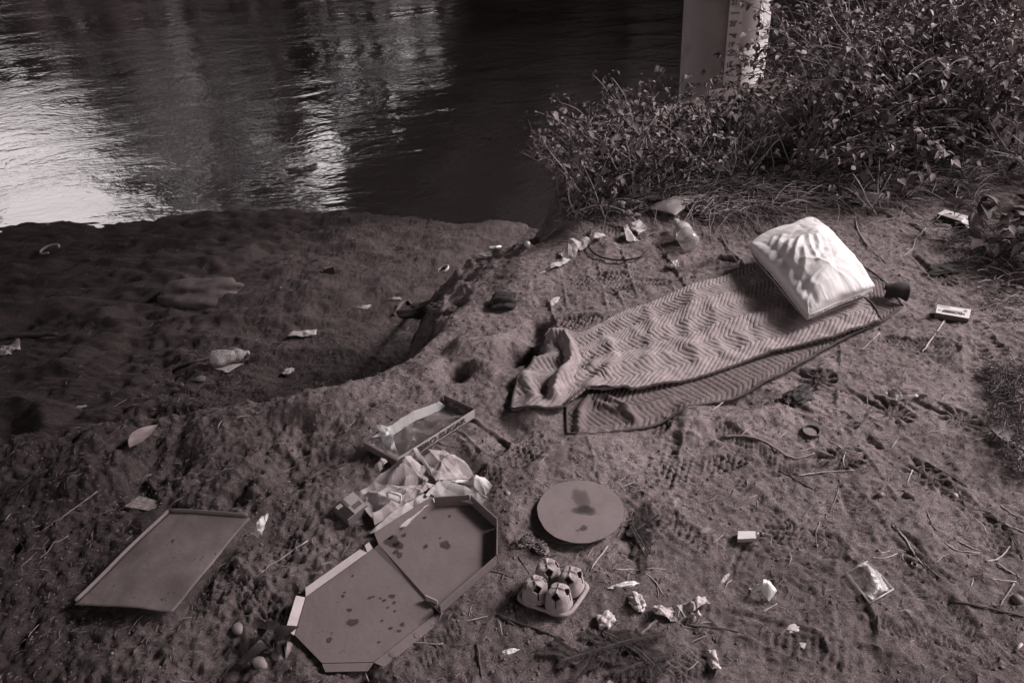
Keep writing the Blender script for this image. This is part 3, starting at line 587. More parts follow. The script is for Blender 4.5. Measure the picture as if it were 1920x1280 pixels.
# hinge wall strip, folded flat between base and lid
hA,hB=Fl[0],Fl[5]; lidp=[(574,1119),(690,1036),(700,1028),(811,1136),(814,1150),(700,1240),(604,1242),(553,1190)]
LP=[PZ(x,y,.014) for x,y in lidp]
h1=PZ(700,1028,.014);h2=PZ(811,1136,.014)
q=[hA+[0,0,.0],h1+[0,0,.0],h2,hB]; q=[np.array(v) for v in q]; V,F=poly_solid(q,.003); obj('hinge_strip',V,F,card,pz,smooth=False)
V,F=poly_solid([LP[0],LP[1],LP[2],LP[3],LP[4],LP[5],LP[6],LP[7]],.003); lid=obj('lid',V,F,card,pz,smooth=False)
def flap(a,b_,wd,up,parent,name='flap',inset=.012,mat=None):
    a=np.array(a);b_=np.array(b_);d=(b_-a)/np.linalg.norm(b_-a);nrm=np.array([d[1],-d[0],0]);c_=np.mean(LP,axis=0)
    if nrm.dot((a+b_)/2-c_)<0:nrm=-nrm
    q=np.array([a+nrm*.002,b_+nrm*.002,b_-d*inset+nrm*wd+[0,0,up],a+d*inset+nrm*wd+[0,0,up]])
    nr=np.cross(q[1]-q[0],q[3]-q[0]);nr/=np.linalg.norm(nr); nr=nr if nr[2]>0 else -nr
    V=np.vstack([q,q-nr*.003]);F=[[0,1,2,3],[7,6,5,4],[0,4,5,1],[1,5,6,2],[2,6,7,3],[3,7,4,0]]
    obj(name,V,F,mat or card,parent,smooth=False)
flap(LP[0],LP[1],.018,.012,pz,mat=cardo); flap(LP[7],LP[0],.022,.016,pz,mat=cardo,inset=.006); flap(LP[4],LP[5],.028,-.004,pz); flap(LP[5],LP[6],.022,-.003,pz); flap(LP[1],h1,.010,.022,pz,inset=.002,mat=cardo)
V,F=wall(PZ(800,1124,.014),PZ(822,1134,.014),.022,0); obj('corner_tab',V,F,cardo,pz,smooth=False)
# grease: flat irregular blots 0.5 mm proud
def soft_mat(name,v,mx=.9):
    m=M(name,v,.6,.25,60); n=m.node_tree; at_=n.nodes.new('ShaderNodeAttribute'); at_.attribute_name='soft'; tr=n.nodes.new('ShaderNodeBsdfTransparent'); ms=n.nodes.new('ShaderNodeMixShader')
    mr=n.nodes.new('ShaderNodeMapRange'); mr.inputs[4].default_value=mx; n.links.new(at_.outputs['Fac'],mr.inputs[0]); n.links.new(mr.outputs[0],ms.inputs[0]); n.links.new(tr.outputs[0],ms.inputs[1]); n.links.new(n.nodes['Principled BSDF'].outputs[0],ms.inputs[2]); n.links.new(ms.outputs[0],n.nodes['Material Output'].inputs[0]); return m
grease=soft_mat('grease',.05,.85)
def softblob(cx,cy,zf,rx,ry,seed,parent,mat,name):
    rr=np.random.RandomState(seed); K=28; th=np.arange(K)*2*np.pi/K; q=1+.14*np.sin(th*2+rr.rand()*6)+.09*np.sin(th*3+rr.rand()*6)+.05*np.sin(th*5+rr.rand()*6)
    V=[[cx,cy,0]];W=[1]
    for f,w_ in ((.55,.95),(.85,.8),(1.0,.45),(1.18,0)):
        V+=[[cx+rx*q[k]*f*math.cos(th[k]),cy+ry*q[k]*f*math.sin(th[k]),0] for k in range(K)];W+=[w_]*K
    V=np.array(V);V[:,2]=zf(V[:,0],V[:,1]); F=[[0,1+k,1+(k+1)%K] for k in range(K)]+[[1+(i-1)*K+k,1+i*K+k,1+i*K+(k+1)%K,1+(i-1)*K+(k+1)%K] for i in range(1,4) for k in range(K)]
    o=obj(name,V,F,mat,parent); a_=o.data.attributes.new('soft','FLOAT','POINT'); a_.data.foreach_set('value',np.array(W,np.float32))
def blot(px,py,z,r_,seed,asp=1.,parent=pz,mat=None):
    c=PZ(px,py,z); softblob(c[0],c[1],lambda x,y:x*0+z,r_*asp*1.15,r_*1.15,seed,parent,mat or grease,'grease_spot')
for i,(x,y,r_) in enumerate([(735,1014,.018),(747,1022,.012),(730,1005,.010),(835,1021,.0125),(798,1024,.006),(796,970,.005),(843,967,.004),(757,1003,.006),(825,1008,.003),(742,1034,.007),(749,1040,.008)]): blot(x,y,g0+.0006,r_,i)
for i,(x,y,r_) in enumerate([(655,1143,.005),(661,1166,.010),(735,1117,.006),(720,1125,.004),(739,1129,.004),(693,1120,.004),(754,1170,.005),(732,1177,.004),(716,1163,.003),(748,1182,.004),(700,1118,.003),(643,1117,.004),(617,1199,.006),(661,1079,.003),(713,1121,.003),(727,1138,.003),(740,1145,.003),(710,1203,.003),(646,1110,.003)]): blot(x,y,.0146,r_,i+40,1.2)
# ------------------------------------------------------------------ tray of drinks with shrink wrap
ty=thing('drinks_tray',(-.33,1.96,0),'low cardboard drinks tray with torn clear shrink wrap inside','cardboard tray')
TR_=[PZ(x,y,.055) for x,y in [(683,825),(830,741),(887,766),(742,858)]]; tf=[np.array([p[0],p[1],.018]) for p in TR_]; trm=M('tray_card',.13,.8,.15,20,bump=.2,bscale=200); tro=M('tray_print',.34,.6,.1,20,stain=(40,.62,.2,.1))
V,F=poly_solid(tf,.003); obj('base_panel',V,F,trm,ty,smooth=False)
for i in range(4):
    a,b2=tf[i],tf[(i+1)%4]; c_=np.mean(tf,axis=0); d_=b2-a; nn=np.array([d_[1],-d_[0],0])
    if nn.dot((a+b2)/2-c_)<0: a,b2=b2,a
    V,F=wall(a,b2,.036,.004,.003); sw=obj('side_wall',V,F,tro if i==2 else trm,ty,smooth=False)
    if i==2:
        d_=(b2-a)/np.linalg.norm(b2-a)
        nn=np.array([d_[1],-d_[0],0]); xd=d_ if d_[0]>0 else -d_
        # outward face looks to the camera; letters read left to right along it
        org=(a+b2)/2+nn*.0078+np.array([0,0,.019])+xd*.012
        lettering('ZERO SUGAR',.031,org,xd,[-nn[0]*-.11,-nn[1]*-.11,1],M('tray_ink',.045,.6,.2,60),sw,stretch=1.12)
film=M('clear_film',.22,.10,.05,20,spec=1.0,trans=.10,bump=1,bscale=22,bdist=.014)
Pq=quad_patch([tf[0]+[0,0,.0],tf[1],tf[2],tf[3]],46,30); x,y=Pq[...,0],Pq[...,1]; 
uu=np.linspace(0,1,46)[:,None];vv=np.linspace(0,1,30)[None,:]; ed=np.minimum(np.minimum(uu,1-uu)*2.2,np.minimum(vv,1-vv)*1.1)
Pq[...,2]+=.006+folds(x,y,3,8,.07,.009)+.006+.02*np.exp(-(ed/.10)**2)
obj('shrink_wrap',*solid_grid(Pq,.0004),film,ty)
a=PZ(700,812,.06);b2=PZ(800,757,.065);c_=PZ(822,752,.05);d_=PZ(715,818,.035)
Pq=quad_patch([PZ(695,818,.058),PZ(822,748,.062),PZ(836,758,.03),PZ(735,818,.028)],50,18); x,y=Pq[...,0],Pq[...,1]; Pq[...,2]+=folds(x,y,8,6,.06,.006)
obj('shrink_wrap',*solid_grid(Pq,.0004),M('highlight_film',.55,.25,.1,20,spec=1.0,trans=.45),ty)  # film highlight put into this paler base colour
Pq=quad_patch([PZ(705,795,.07),PZ(730,800,.06),PZ(745,846,.055),PZ(722,842,.03)],24,30); x,y=Pq[...,0],Pq[...,1]; Pq[...,2]+=folds(x,y,9,6,.04,.007)
obj('shrink_wrap',*solid_grid(Pq,.0004),M('highlight_film',.42),ty)
# ------------------------------------------------------------------ sheets and bags
FACET=('bag_body','bag_fold','paper_bag','torn_wrapper','crumpled_glove','paper_tissue','cloth_rag','bag_strap')
def sheet(name,pxc,zs,mat,label,cat,nu=40,nv=30,seed=1,wl=.06,amp=.008,nf=6,th_=.0008,parent=None,bulge=0,curl=0,group=None,onground=True):
    C=[]
    for (x,y),z in zip(pxc,zs):
        p=G(x,y,z) if onground else PZ(x,y,z); C.append(p)
    Pq=quad_patch(C,nu,nv); x,y=Pq[...,0],Pq[...,1]
    uu=np.linspace(0,1,nu)[:,None];vv=np.linspace(0,1,nv)[None,:]
    Pq[...,2]+=folds(x,y,seed,nf,wl,amp)+bulge*np.sin(np.pi*uu)*np.sin(np.pi*vv)+curl*(2*uu-1)**4
    jit=fbm(x*1.0+seed,y,wl*1.3,2,seed+3)*wl*.18; e_=np.maximum(np.abs(2*uu-1),np.abs(2*vv-1))**6; Pq[...,0]+=jit*e_; Pq[...,1]+=np.roll(jit,3)*e_
    gz=hz(x.ravel(),y.ravel()).reshape(x.shape)+.003; Pq[...,2]=np.maximum(Pq[...,2],gz)
    V,F=solid_grid(Pq,th_); return obj(name,V,F,mat,parent,label=label,cat=cat,group=group,smooth=name not in FACET)
kraft=M('kraft_paper',.30,.8,.22,14,bump=.3,bscale=120,bdist=.0015,stain=(9,.58,.16,.12)); kraft2=M('kraft_pale',.42,.8,.15,14,bump=.3,bscale=120,bdist=.0015)
bagA=thing('paper_bag',(-.33,1.72,.02),'crumpled brown paper bag with a white sticker, left of its neighbour','paper bag')
sheet('bag_body',[(664,930),(738,868),(798,868),(821,897)],[.03,.05,.05,.04],kraft,None,None,seed=4,parent=bagA,wl=.075,amp=.011,bulge=.008,nf=8)
sheet('bag_body',[(664,930),(821,897),(795,924),(700,975)],[.03,.055,.04,.03],kraft,None,None,seed=5,parent=bagA,wl=.07,amp=.011,bulge=.010,nf=8)
sheet('bag_fold',[(702,962),(790,905),(798,925),(705,984)],[.045,.06,.03,.02],kraft,None,None,seed=6,parent=bagA,wl=.05,amp=.006)
sheet('sticker',[(728,918),(758,926),(757,941),(730,930)],[.108,.106,.10,.104],M('white_sticker',.5,.6,.05),None,None,10,8,seed=7,parent=bagA,wl=.08,amp=.001)
sheet('bag_strap',[(716,855),(728,864),(712,890),(700,880)],[.05,.05,.02,.02],kraft,None,None,16,16,seed=71,parent=bagA,wl=.03,amp=.006,bulge=.02)
bagB=thing('paper_bag',(-.2,1.75,.02),'flattened pale paper bag with torn open mouth under the drinks tray','paper bag')
sheet('bag_body',[(776,846),(833,842),(892,890),(821,900)],[.035,.035,.03,.045],kraft,None,None,seed=8,parent=bagB,wl=.075,amp=.009,bulge=.004,nf=8)
sheet('bag_body',[(821,900),(892,890),(923,905),(910,930)],[.045,.03,.035,.02],kraft2,None,None,seed=9,parent=bagB,wl=.07,amp=.009,bulge=.004,nf=8)
sheet('bag_fold',[(795,926),(821,898),(920,934),(902,950)],[.04,.05,.03,.02],kraft2,None,None,seed=10,parent=bagB,wl=.07,amp=.004)
sheet('bag_fold',[(776,842),(783,840),(812,892),(806,894)],[.05,.05,.06,.05],kraft2,None,None,20,6,seed=101,parent=bagB,wl=.07,amp=.002)
sheet('paper_bag',[(786,922),(822,934),(760,985),(692,1000)],[.035,.03,.03,.02],kraft2,'pale paper bag tucked under the upper edge of the pizza box','paper bag',seed=11,wl=.07,amp=.005)
# flat cardboard sheet
cs=thing('cardboard_sheet',(-1.0,1.48,0),'large flat worn cardboard tray with turned up left rim','cardboard')
dk=M('worn_card',.14,.8,.2,14,bump=.5,bscale=10,bdist=.008,stain=(6,.50,.09,.2),specks=(30,.66,.05))
C=[PZ(320,963,.004),PZ(470,975,.020),PZ(322,1147,.016),PZ(139,1131,-.004)]
def ruled(C,nu,nv,seed,amp,wl): 
    Pq=quad_patch(C,nu,nv); x,y=Pq[...,0],Pq[...,1]; Pq[...,2]+=fbm(x,y,wl,2,seed)*amp; return Pq
Pq=ruled(C,40,50,3,.022,.22); obj('panel',*solid_grid(Pq,.003),dk,cs)
def lip(Pe,name,h,parent,mat,out):
    Pe=Pe[::2]; q=np.stack([Pe,Pe+[0,0,h]+np.asarray(out)],1); obj(name,*solid_grid(q,.002),mat,parent)
c_=np.mean(C,axis=0)
e=Pq[0,:]; d_=(C[3]-C[0]);nn=np.array([d_[1],-d_[0],0]);nn/=np.linalg.norm(nn); nn=nn if nn.dot(C[0]-c_)>0 else -nn
lip(e,'rim',.010,cs,M('rim_card',.16,.8,.1,20),nn*.004)
e=Pq[:,0]; d_=(C[1]-C[0]);nn=np.array([d_[1],-d_[0],0]);nn/=np.linalg.norm(nn); nn=nn if nn.dot(C[0]-c_)>0 else -nn
lip(e,'rim',.012,cs,M('rim_card',.20),nn*.004)
# round cardboard discs
def disc(pxc,ra,z,mat,label,tilt=(0,0),seed=1,th_=.003):
    c=G(*pxc); K=72; rings=8; V=[[c[0],c[1],c[2]+z]]; 
    for i in range(1,rings+1):
        for k in range(K):
            a=k*2*np.pi/K; rj=1+.012*math.sin(3*a+1)+.006*math.sin(7*a)+.004*math.sin(17*a+2);x=ra*rj*i/rings*math.cos(a);y=ra*rj*i/rings*math.sin(a); V.append([c[0]+x,c[1]+y,c[2]+z+x*tilt[0]+y*tilt[1]])
    V=np.array(V); V[:,2]+=fbm(V[:,0],V[:,1],.25,2,seed)*.006; n0=len(V); F=[[0,1+k,1+(k+1)%K] for k in range(K)]+[[1+(i-1)*K+k,1+i*K+k,1+i*K+(k+1)%K,1+(i-1)*K+(k+1)%K] for i in range(1,rings) for k in range(K)]
    lo=V[-K:]-[0,0,th_]; V=np.vstack([V,lo]); b0=n0-K; F+=[[b0+k,n0+k,n0+(k+1)%K,b0+(k+1)%K] for k in range(K)]+[[n0+k for k in range(K)][::-1]]
    return obj('cardboard_disc',V,F,mat,label=label,cat='cardboard disc',smooth=False)
dm=M('disc_card',.145,.8,.12,9,bump=.4,bscale=12,bdist=.006,stain=(5,.55,.13,.2),specks=(50,.67,.08))
dtop=disc((1088,967),.123,.026,dm,'round pizza cardboard disc with a dark grease stain',tilt=(-.03,-.05))
nt_=dm.node_tree
disc((1062,957),.122,.005,M('disc_old',.14,.9,.2,20),'second muddy round disc showing under the left edge of the stained one',seed=5)
def stainblot(dx,dy,rx,ry,seed,mx):
    c=ORG[dtop.name]; cc=G(1088,967)
    softblob(c[0]+dx,c[1]+dy,lambda x,y: cc[2]+.0267+(x-cc[0])*-.03+(y-cc[1])*-.05+fbm(x,y,.25,2,1)*.006,rx,ry,seed,dtop,soft_mat('stain%d'%seed,.05,mx),'grease_stain')
stainblot(.012,.0,.030,.020,1,.6);stainblot(.008,.045,.022,.045,2,.4);stainblot(.014,.003,.019,.012,3,.6);stainblot(-.0,-.068,.012,.010,4,.6);stainblot(-.018,-.075,.005,.004,5,.5)
# ------------------------------------------------------------------ cup carrier
cc=thing('cup_carrier',(.05,1.27,0),'moulded pulp four cup carrier lying upside down','cup carrier')
pulp=M('pulp',.25,.95,.2,60,bump=.8,bscale=180,bdist=.0022)
co=[PZ(967,1124,.03),PZ(1063,1156,.03),PZ(1108,1094,.03),PZ(1013,1062,.03)]; ctr=np.mean(co,axis=0); e1=(co[1]-co[0]+co[2]-co[3])/2;e2=(co[3]-co[0]+co[2]-co[1])/2
def cpos(u,v,z): return ctr+e1*u+e2*v+np.array([0,0,z-ctr[2]])
K=64; th=np.arange(K)*2*np.pi/K
def sup(r_): # rounded square
    c,s=np.cos(th),np.sin(th); q=(np.abs(c)**5+np.abs(s)**5)**(-1/5); return np.stack([c*q*r_,s*q*r_],1)
V=[];prof=[(.40,.017),(.45,.020),(.465,.030),(.49,.033),(.53,.031),(.545,.026)]
V.append(np.array([cpos(0,0,.020)]))
for r_,z in [(.2,.020)]+prof: V.append(np.array([cpos(u,v,z) for u,v in sup(r_*1.0)]))
V=np.vstack(V);F=[[0,1+k,1+(k+1)%K] for k in range(K)]+[[1+i*K+k,1+(i+1)*K+k,1+(i+1)*K+(k+1)%K,1+i*K+(k+1)%K] for i in range(len(prof)) for k in range(K)]
o=obj('tray_base',V,F,pulp,cc); md=o.modifiers.new('thickness','SOLIDIFY'); md.thickness=.002
for di,(u,v) in enumerate(((-.225,-.21),(.225,-.21),(.225,.21),(-.225,.21))):
    K2=96;th2=np.arange(K2)*2*np.pi/K2; a1=np.linalg.norm(e1);a2=np.linalg.norm(e2); off=(.0,.55,.5,.1)[di]
    hs=[0,.08,.18,.28,.36,.44,.52,.60,.66,.71,.75,.79,.83,.865,.89,.91,.925,.935,.945,.95,.955,.96,.962,.962]; rs=[.240,.233,.224,.216,.209,.203,.197,.191,.187,.184,.181,.178,.174,.169,.163,.154,.143,.131,.118,.103,.087,.065,.04,0]; HH=.074
    V=[];F=[]
    for h_,r_ in zip(hs,rs):
        pw=2.1+1.4*h_
        for k in range(K2):
            c,s_=math.cos(th2[k]),math.sin(th2[k]); q=(abs(c)**pw+abs(s_)**pw)**(-1/pw); rr=r_*q
            V.append(ctr+e1*(u+rr*c)+e2*(v+rr*s_)*a1/a2+np.array([0,0,.021-ctr[2]+h_*HH+(.004*max(0,math.cos(4*(th2[k]+off)+math.pi))*max(0,h_-.7)/.3)]))
    V=np.array(V); V[:,2]+=fbm(V[:,0],V[:,1],.02,2,9+di)*.003
    for i in range(len(hs)-1):
        for k in range(K2):
            a=((th2[k]+off+np.pi/K2)%(np.pi/2))-np.pi/4; rm=(rs[i]+rs[i+1])/2; x_=rm*math.cos(a)/.21; y_=rm*math.sin(a)/.21; hm=(hs[i]+hs[i+1])/2
            if hm>.80 and rm/.172>.64+.50*(a/.50)**2: continue
            if .70<hm<=.80 and abs(a)<.38*((hm-.67)/.13)**.8: continue
            if abs(a)<.07 and .34<hm<=.72: continue
            F.append([i*K2+k,i*K2+(k+1)%K2,(i+1)*K2+(k+1)%K2,(i+1)*K2+k])
    o=obj('cup_socket',V,F,pulp,cc); md=o.modifiers.new('thickness','SOLIDIFY'); md.thickness=.0026; md.offset=-1
# ------------------------------------------------------------------ cartons
def carton(pxs,ztop_,h,mats,label,cat='box',flaps=None,sink=0):
    """pxs: four px corners of the top face"""
    g0_=G(np.mean([p[0] for p in pxs]),np.mean([p[1] for p in pxs]))[2]
    T=[PZ(x,y,g0_+ztop_) for x,y in pxs]; c_=np.mean(T,axis=0)
    root=thing('carton' if cat=='box' else cat.replace(' ','_'),(c_[0],c_[1],g0_),label,cat)
    top=np.array(T); V=np.vstack([top,top-[0,0,h]]); K=4
    F=[[0,1,2,3],[7,6,5,4]]+[[i+K,(i+1)%K+K,(i+1)%K,i] for i in range(K)]
    o=obj('shell',V,F,mats,root,smooth=False); setmats(o,[0]+[1]*5)
    return root,T
def on_top(T,u0,u1,v0,v1,mat,root,name='print_panel',lift=.0006):
    q=[]
    for u,v in ((u0,v0),(u1,v0),(u1,v1),(u0,v1)): q.append((T[0]*(1-u)+T[1]*u)*(1-v)+(T[3]*(1-u)+T[2]*u)*v+[0,0,lift])
    obj(name,*poly_solid(q,.0005),mat,root,smooth=False)
pale=M('carton_pale',.48,.6,.08,30,stain=(40,.6,.35,.1)); side_=M('carton_side',.10,.7,.2,30); blkk=M('carton_black',.02,.6,.2); mid=M('carton_mid',.28,.6,.1,30); inkg=M('print_grey',.18,.6,.3,80)
root,T=carton([(1758,571),(1821,580),(1817,597),(1754,586)],.024,.022,[pale,side_],'pale printed carton lying right of the rolled blanket corner')
d_=T[1]-T[0];
def prt(txt,size,u,v,T,mat,root,st=1):
    xd=T[1]-T[0];yd=T[0]-T[3]; lettering(txt,size,(T[0]*(1-u)+T[1]*u)*(1-v)+(T[3]*(1-u)+T[2]*u)*v+[0,0,.0008],xd,yd,mat,root,stretch=st)
on_top(T,.22,.78,.42,.62,inkg,root); on_top(T,.06,.14,.6,.68,blkk,root); on_top(T,.8,.9,.15,.4,inkg,root); on_top(T,.03,.38,.12,.2,inkg,root)
prt('MERICAN',.016,.52,.68,T,blkk,root,1.1)
root,T=carton([(1772,393),(1813,404),(1802,415),(1758,401)],.030,.028,[pale,blkk],'pale topped black sided carton at the edge of the right hand brush')
on_top(T,.18,1,.55,.98,mid,root);on_top(T,.32,.44,.3,.55,blkk,root)
s_pts=[T[1],T[2],T[2]+np.array([.03,-.02,-.026]),T[1]+np.array([.035,.0,-.02])]; obj('end_flap',*solid_grid(quad_patch(s_pts,3,3),.001),pale,root,smooth=False)
root,T=carton([(261,929),(308,941),(282,957),(233,949)],.052,.030,[M('carton_dim',.20,.7,.3,50,stain=(60,.55,.3,.05)),side_],'small worn carton with a pale torn edge above the cardboard sheet')
prt('LIGHT',.011,.45,.3,T,mid,root); V=[T[1],T[2],T[2]-[0,0,.02],T[1]-[0,0,.02]]; nn=np.cross(T[2]-T[1],[0,0,1.]);nn/=np.linalg.norm(nn)
if nn.dot(T[1]-T[0])<0: nn=-nn
V=[np.array(v)+nn*.001 for v in V]; obj('torn_edge',*solid_grid(quad_patch(V,6,3),.001),pale,root,smooth=False); on_top(T,.1,.5,.5,.6,mid,root); on_top(T,.15,.6,.75,.82,mid,root)
root,T=carton([(662,921),(688,946),(652,974),(624,950)],.030,.028,[mid,side_],'small carton printed with dark blocks, half open left of the paper bags')
on_top(T,-.0,.98,.62,.99,blkk,root); on_top(T,.0,.5,.5,.6,side_,root); on_top(T,.55,.8,.1,.5,side_,root);on_top(T,.1,.3,.7,.95,mid,root,lift=.0012)
q=[PZ(648,975,.03),PZ(690,947,.028),PZ(692,953,.012),PZ(651,985,.012)]; obj('open_flap',*solid_grid(quad_patch(q,4,4),.001),mid,root,smooth=False)
root,T=carton([(1384,995),(1417,995),(1418,1009),(1383,1010)],.016,.014,[M('vial_label',.45,.5,.05,60),M('vial_side',.3,.3,.1,60)],'tiny flat bottle with a blank pale label on bare dirt','mini bottle')
obj('neck',*lathe(PZ(1417,1001,.010),PZ(1424,1001,.010),[(0,.006),(.5,.006),(1,.005)],12),M('bottle_clear',.6,.1,.05,trans=.4,spec=1),root)
obj('cap',*lathe(PZ(1424,1001,.010),PZ(1432,1002,.010),[(0,.007),(1,.007)],12),M('cap_dark',.06,.5,.1),root)
# beach dark box
root,T=carton([(605,502),(622,497),(625,500),(608,505)],.08,.09,[side_,blkk],'small dark box standing on the river beach'); 
# ------------------------------------------------------------------ loose scraps (crumpled)
wp=M('white_paper',.34,.7,.08,30,bump=.3,bscale=80,bdist=.002); gp=M('grey_paper',.36,.7,.15,30,bump=.3,bscale=80,bdist=.002); dp=M('dark_rag',.03,.85,.3,30,bump=.4,bscale=100,bdist=.002); clr=M('clear_plastic',.6,.12,.1,30,spec=1,trans=.3); foil=M('wrapper_foil',.5,.35,.35,60,bump=.5,bscale=60,bdist=.003,spec=.8)
def crumple(px,py,r_,sc,mat,name,label,cat,seed,ang=0,lift=.0,group=None,amp=.55,sub=4,parent=None):
    c=G(px,py); V,F=ico((0,0,0),1,sub); a=np.random.RandomState(seed)
    h=np.zeros(len(V))
    for k in range(9):
        d=a.normal(size=3);d/=np.linalg.norm(d); f=a.uniform(.7,2.2); h+=tri(V@d*f+a.rand()*5)/f
    h=(h-h.mean())/h.std(); V=V*(1+amp*.28*h)[:,None]; V=V*np.asarray(sc)*r_; V=V@rotz(ang).T; V[:,2]=np.maximum(V[:,2],-r_*sc[2]*.5)
    V=V+c+[0,0,r_*sc[2]*.45+lift]; return obj(name,V,F,mat,parent,smooth=False,label=label,cat=cat,group=group)
def rag(name,pxc,zs,mat,label,cat,seed,amp=.02,wl=.05,nu=46,nv=36,nf=9,bulge=.01,th_=.001,curl=0): return sheet(name,pxc,zs,mat,label,cat,nu,nv,seed,wl,amp,nf,th_,bulge=bulge,curl=curl)
rag('paper_scrap',[(1218,392),(1265,366),(1306,372),(1262,408)],[.03,.05,.04,.03],gp,'flat pale sheet of paper against the foot of the brambles','paper',21,amp=.003,wl=.15,nf=3,bulge=.015)
rag('crumpled_glove',[(1172,428),(1198,409),(1214,425),(1196,448)],[.01,.03,.03,.01],wp,'crumpled pale glove left of the plastic bottle','glove',22,amp=.010,wl=.045)
rag('glove_cuff',[(1170,425),(1180,432),(1201,450),(1176,452)],[.05,.02,.01,.01],wp,'stiff folded pale cuff lying beside the crumpled glove','cloth',221,amp=.006,wl=.06)
rag('cloth_rag',[(1046,478),(1075,448),(1090,455),(1078,486)],[.01,.05,.04,.02],wp,'twisted pale rag draped over the crest of the bank','rag',23,amp=.011,wl=.06,bulge=.02)
rag('cloth_strip',[(1078,455),(1130,436),(1136,442),(1088,466)],[.03,.02,.02,.02],wp,'long crumpled pale strip trailing right from the twisted rag','rag',24,amp=.008,wl=.05)
rag('cloth_scrap',[(1010,510),(1045,490),(1072,485),(1050,500)],[.01,.02,.03,.01],gp,'dull grey rag lying below the twisted pale rag','rag',25,amp=.009,wl=.05)
rag('torn_paper',[(1660,730),(1674,727),(1694,747),(1680,754)],[.03,.02,.012,.02],wp,'bright folded paper strip, left half of a torn pair','paper',26,amp=.008,wl=.03,nu=20,nv=16)
rag('torn_paper',[(1692,743),(1718,740),(1722,748),(1698,750)],[.01,.012,.005,.005],wp,'bright flat paper strip, middle piece right of the folded one','paper',27,amp=.004,wl=.04,nu=20,nv=16)
rag('torn_paper',[(1715,745),(1738,739),(1741,743),(1720,752)],[.005,.01,.005,.003],M('dull_card',.14,.8,.1),'dull grey end strip right of the bright torn papers','paper',28,amp=.002,wl=.05,nu=12,nv=10)
rag('plastic_sachet',[(1587,1075),(1626,1054),(1675,1104),(1631,1130)],[.012,.014,.012,.012],M('sachet_film',.35,.3,.4,30,spec=.7,trans=.12,bump=.6,bscale=25,bdist=.006),'flat clear plastic sachet on the dirt at lower right','plastic sachet',29,amp=.006,wl=.04)
for a,b_ in (((1587,1075),(1626,1054)),((1626,1054),(1675,1104)),((1675,1104),(1631,1130)),((1631,1130),(1587,1075))):
    obj('seal_edge',*tube([G(*a,.014),G(*b_,.014)],.0022,4),M('film_edge',.38,.3,.2,spec=.8,trans=.5),[o for o in COL.objects if o.name.startswith('plastic_sachet')][0])
rag('torn_wrapper',[(1222,1142),(1262,1135),(1270,1158),(1226,1161)],[.01,.012,.02,.01],M('printed_wrap',.30,.6,.3,60,stain=(50,.55,.1,.06)),'left half of a torn printed wrapper near the fir sprig','wrapper',30,amp=.008,wl=.04)
rag('torn_wrapper',[(1270,1132),(1322,1116),(1331,1132),(1285,1154)],[.01,.018,.015,.01],M('printed_wrap',.3),'right half of the torn printed wrapper with a pale edge','wrapper',31,amp=.010,wl=.04)
rag('torn_wrapper',[(1284,1165),(1308,1148),(1318,1160),(1292,1172)],[.01,.012,.01,.008],M('printed_wrap',.3),'small crumpled scrap just below the torn printed wrapper','wrapper',32,amp=.012,wl=.03,nu=20,nv=18)
rag('plastic_bag',[(1406,1098),(1430,1088),(1456,1108),(1440,1130)],[.02,.04,.03,.005],M('thin_white_plastic',.6,.3,.08,20,spec=.7,trans=.75),'small crumpled white plastic bag in the lower right dirt','plastic bag',33,amp=.010,wl=.04,bulge=.02)
rag('paper_scrap',[(1322,1222),(1341,1219),(1353,1256),(1334,1262)],[.005,.012,.012,.003],wp,'torn white wrapper near the bottom edge of the picture','wrapper',34,amp=.007,wl=.035,nu=24,nv=30)
rag('paper_tissue',[(468,1002),(488,970),(502,963),(490,1006)],[.05,.08,.09,.05],pale,'crumpled white tissue on the upper right corner of the cardboard sheet','tissue',35,amp=.008,wl=.04)
crumple(1195,1133,.021,(.8,1.2,.7),gp,'crumpled_scrap','knotted grey paper scrap left of the torn wrapper','scrap',36,.3)
crumple(1136,1166,.021,(1.1,1,.6),gp,'crumpled_scrap','looped grey scrap below right of the cup carrier','scrap',37,.8)
crumple(1170,1100,.014,(2.4,.6,.6),foil,'twisted_wrapper','thin twisted shiny wrapper right of the cup carrier','wrapper',38,.1)
crumple(956,1223,.011,(1.6,.6,.4),foil,'foil_scrap','tiny bright foil scrap in the dirt near the bottom centre','foil',39,.2)
crumple(1487,1180,.013,(1.1,.8,.25),wp,'paper_crumb','tiny bright paper crumb below the plastic bag','paper',40,.2)
crumple(1506,1211,.010,(1,.8,.3),gp,'paper_crumb','tiniest dull paper crumb, lowest of the two','paper',41,.2)
crumple(1040,566,.024,(1.3,.5,.4),gp,'crumpled_scrap','shredded grey scrap beside the footprint left of the blanket','scrap',42,.9)
crumple(1262,500,.022,(1.1,.8,.8),gp,'crumpled_scrap','small crumpled knot above the upper edge of the blanket','scrap',43,.4)
crumple(1322,405,.028,(.7,1.2,1),wp,'crumpled_scrap','pale torn scrap hanging in stalks right of the paper sheet','scrap',44,.4)
crumple(1495,748,.042,(1.3,.7,.55),dp,'withered_leaf','dark withered crumpled leaf in the dirt beside the lower blanket edge','leaf',45,.5)
crumple(1775,507,.05,(1.5,.6,.35),dp,'leaf_clump','dark matted leaf clump between the two printed cartons','leaves',46,.2)
crumple(945,572,.05,(1.1,.9,.7),dp,'dark_cloth','bunched dark cloth on the slope below the rags','cloth',47,.2)
crumple(1170,1000,.0,(1,1,1),dp,'x','x','x',1) if False else None
rag('paper_scrap',[(541,630),(552,621),(594,617),(592,630)],[.02,.03,.04,.02],gp,'pale folded paper sheet on the dark beach slope','paper',48,amp=.006,wl=.08)
